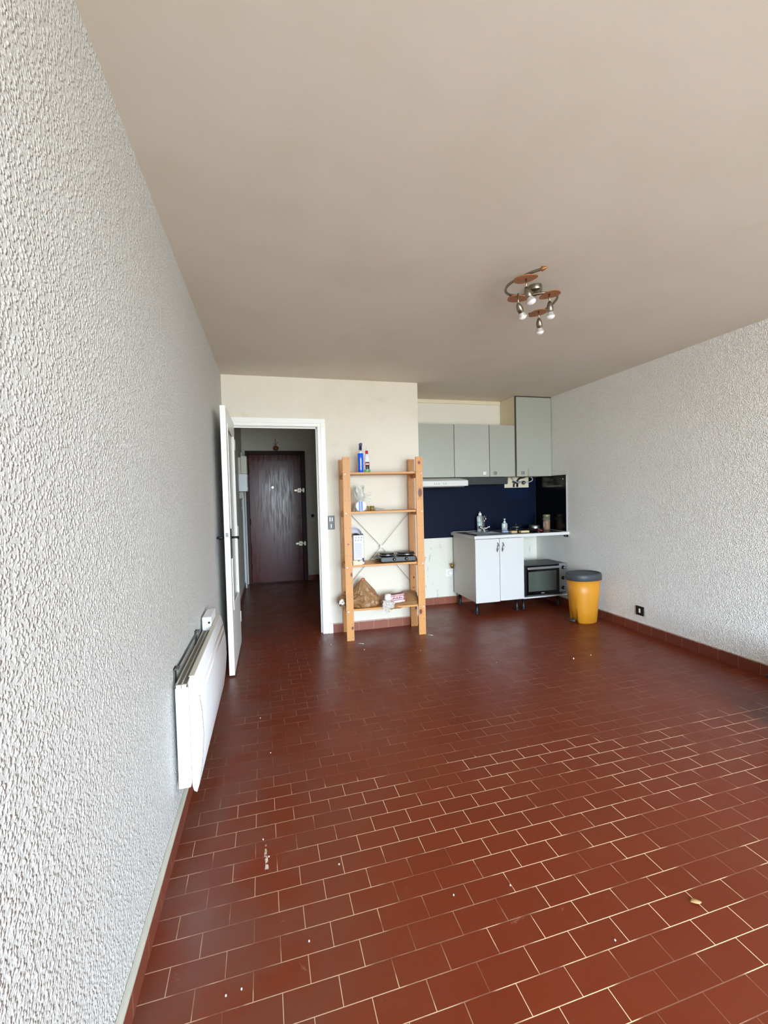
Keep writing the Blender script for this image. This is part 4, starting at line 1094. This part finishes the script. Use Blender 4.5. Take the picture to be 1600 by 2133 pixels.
# ------------------------------------------------------------------ ceiling lamp
def lamp():
    c = Vector((1.882, 2.200, H))
    t = thing('ceiling_spotlight', 'ceiling lamp with curved metal arms, four spot bulbs and amber leaves', 'ceiling light', c)
    MB().lathe([(.038, 0), (.039, -.024), (.035, -.030), (.012, -.031), (.010, -.05)], c, 40, cap=False).build('ceiling_rose', 'nickel', t)
    zt = 2.436
    raw = [(1.727, 1.915), (1.690, 1.965), (1.662, 2.035), (1.652, 2.10), (1.672, 2.160), (1.718, 2.195), (1.775, 2.198), (1.835, 2.172), (1.895, 2.135), (1.950, 2.128), (1.997, 2.160), (2.025, 2.225), (2.035, 2.30), (2.022, 2.365), (1.972, 2.405)]
    def cr_(p, s=8):
        out = []
        for i in range(len(p)-1):
            a, b, c_, d = p[max(i-1, 0)], p[i], p[i+1], p[min(i+2, len(p)-1)]
            for k in range(s):
                u = k/s
                out.append(tuple(.5*(2*b[j]+(c_[j]-a[j])*u+(2*a[j]-5*b[j]+4*c_[j]-d[j])*u*u+(3*b[j]-a[j]-3*c_[j]+d[j])*u**3) for j in (0, 1)))
        out.append(p[-1]); return out
    path = [(x, y, zt) for x, y in cr_(raw)]
    o = MB().tube(path, .0068, 14).build('arm', 'nickel', t)
    def spear(p0, p1):
        p0, p1 = Vector(p0), Vector(p1); d = (p1-p0)
        MB().lathe([(.0068, 0), (.013, .001), (.010, .012), (.0, .036)], p0, 18, d).build('arrow_tip', mat('bronze_tip', (178, 128, 84), .3, .7), o)
    spear(path[0], Vector(path[0])+(Vector(path[0])-Vector(path[3])))
    MB().cyl((1.872, 2.150, zt), (1.872, 2.185, H-.03), .009, n=14).build('stem', 'nickel', t)
    # (leaf centre, leaf tip direction, stem foot, bulb tip)
    sets = [((1.683, 2.000), (.55, -.50), (1.690, 1.990, 2.375), (1.716, 1.986, 2.308)),
            ((1.768, 2.206), (.62, -.10), (1.752, 2.165, 2.375), (1.802, 2.194, 2.308)),
            ((1.928, 2.118), (-.35, .75), (1.912, 2.112, 2.375), (1.925, 2.124, 2.308)),
            ((2.005, 2.345), (-.25, .72), (1.990, 2.325, 2.375), (2.014, 2.352, 2.308))]
    for (lc, ld_, sf, bt) in sets:
        d = Vector((ld_[0], ld_[1], 0)).normalized(); w = Vector((-d.y, d.x, 0)); q = Vector((lc[0], lc[1], 2.424))
        pts = []
        for i in range(40):
            a = 2*PI*i/40; u = math.cos(a); v = math.sin(a)
            taper = (1-.5*(u+1)/2) if u > -.2 else 1
            rr = .043*abs(math.sin(a))**.9*(1 if u < 0 else (1-u*u*.35))
            L = .050 if u < 0 else .070
            pts.append(q+d*(u*L)+w*math.copysign(rr, v))
        n = 40; f = MB()
        up_ = Vector((0, 0, .0022))
        f._add([p+up_ for p in pts]+[p-up_ for p in pts], [tuple(range(n)), tuple(range(2*n-1, n-1, -1))]+[(i, (i+1) % n, n+(i+1) % n, n+i) for i in range(n)])
        f.build('leaf', 'amber', t)['label'] = 'amber leaf-shaped plate'
        s0 = Vector((sf[0], sf[1], 2.432)); s1 = Vector(sf); b1 = Vector(bt); ax = (b1-s1)
        ax = Vector((ax.x, ax.y, ax.z)).normalized()
        h = MB().cyl(s0, s1+Vector((0, 0, -.004)), .0042, n=10).lathe([(.006, -.006), (.012, .004), (.0165, .016), (.018, .030), (.0165, .044), (.014, .048)], s1, 24, ax).build('spot_holder', 'nickel', t)
        MB().lathe([(.012, .044), (.015, .052), (.0225, .064), (.0235, .068)], s1, 24, ax, cap=False).build('bulb', 'bulb_mirror', h)
        MB().lathe([(.0235, .067), (.0230, .076), (.0165, .085), (0, .088)], s1, 24, ax).build('bulb_face', 'bulb_glass', h)
lamp()

# ------------------------------------------------------------------ loose things on the floor
def dark_chest():
    t = thing('black_chest', 'black piece of furniture just entering the frame at the right edge', 'furniture', (3.3, 1.4, 0))
    MB().box(3.052, 3.60, 1.05, 1.79, .04, .27).build('chest_body', 'black', t, .01)
    MB().box(3.046, 3.61, 1.04, 1.80, .27, .295).build('chest_top', 'black', t, .008)
    for x in (3.08, 3.57):
        for y in (1.09, 1.75): MB().cyl((x, y, 0), (x, y, .045), .018, n=12).build('chest_foot', 'black', t)
dark_chest()
f = MB(); random.seed(11)
for (x, y, r) in [(.90, 3.95, .004), (.352, 1.658, .003), (.33, 1.75, .003), (.60, 1.55, .003), (.47, 1.30, .003), (.28, 1.22, .003), (.24, 1.215, .003), (1.15, 1.30, .003), (1.35, 1.05, .003), (1.62, 3.55, .003), (2.72, 2.98, .006), (1.16, 3.72, .004), (2.1, 3.1, .003), (2.9, 3.0, .004), (.95, 1.32, .003), (.30, 2.75, .003), (.36, 2.35, .003)]:
    f.blob((x, y, r*.6), (r, r, r*.8), amp=r*.3, freq=200, sub=1)
for (x, y, a) in [(1.145, 3.90, -.5), (1.83, 3.93, -.7)]:
    f.tube([(x, y, .002), (x+.05*math.cos(a), y+.05*math.sin(a), .002)], .002, 6)
tag(f.build('floor_crumbs', 'debris'), 'tiny white crumbs and chips scattered over the tiled floor', 'debris', kind='stuff')
f = MB().sheet(lambda u, v: Vector((1.672+.035*u, 1.083+.013*(v-.5)*math.sin(PI*u)*1.6-.01*u, .003+.006*math.sin(u*PI)*(1-abs(v-.5)))), 12, 6)
tag(f.build('dead_leaf', 'dry_leaf', solid=.0006), 'small dry tan leaf lying on the floor tiles in the foreground', 'leaf')
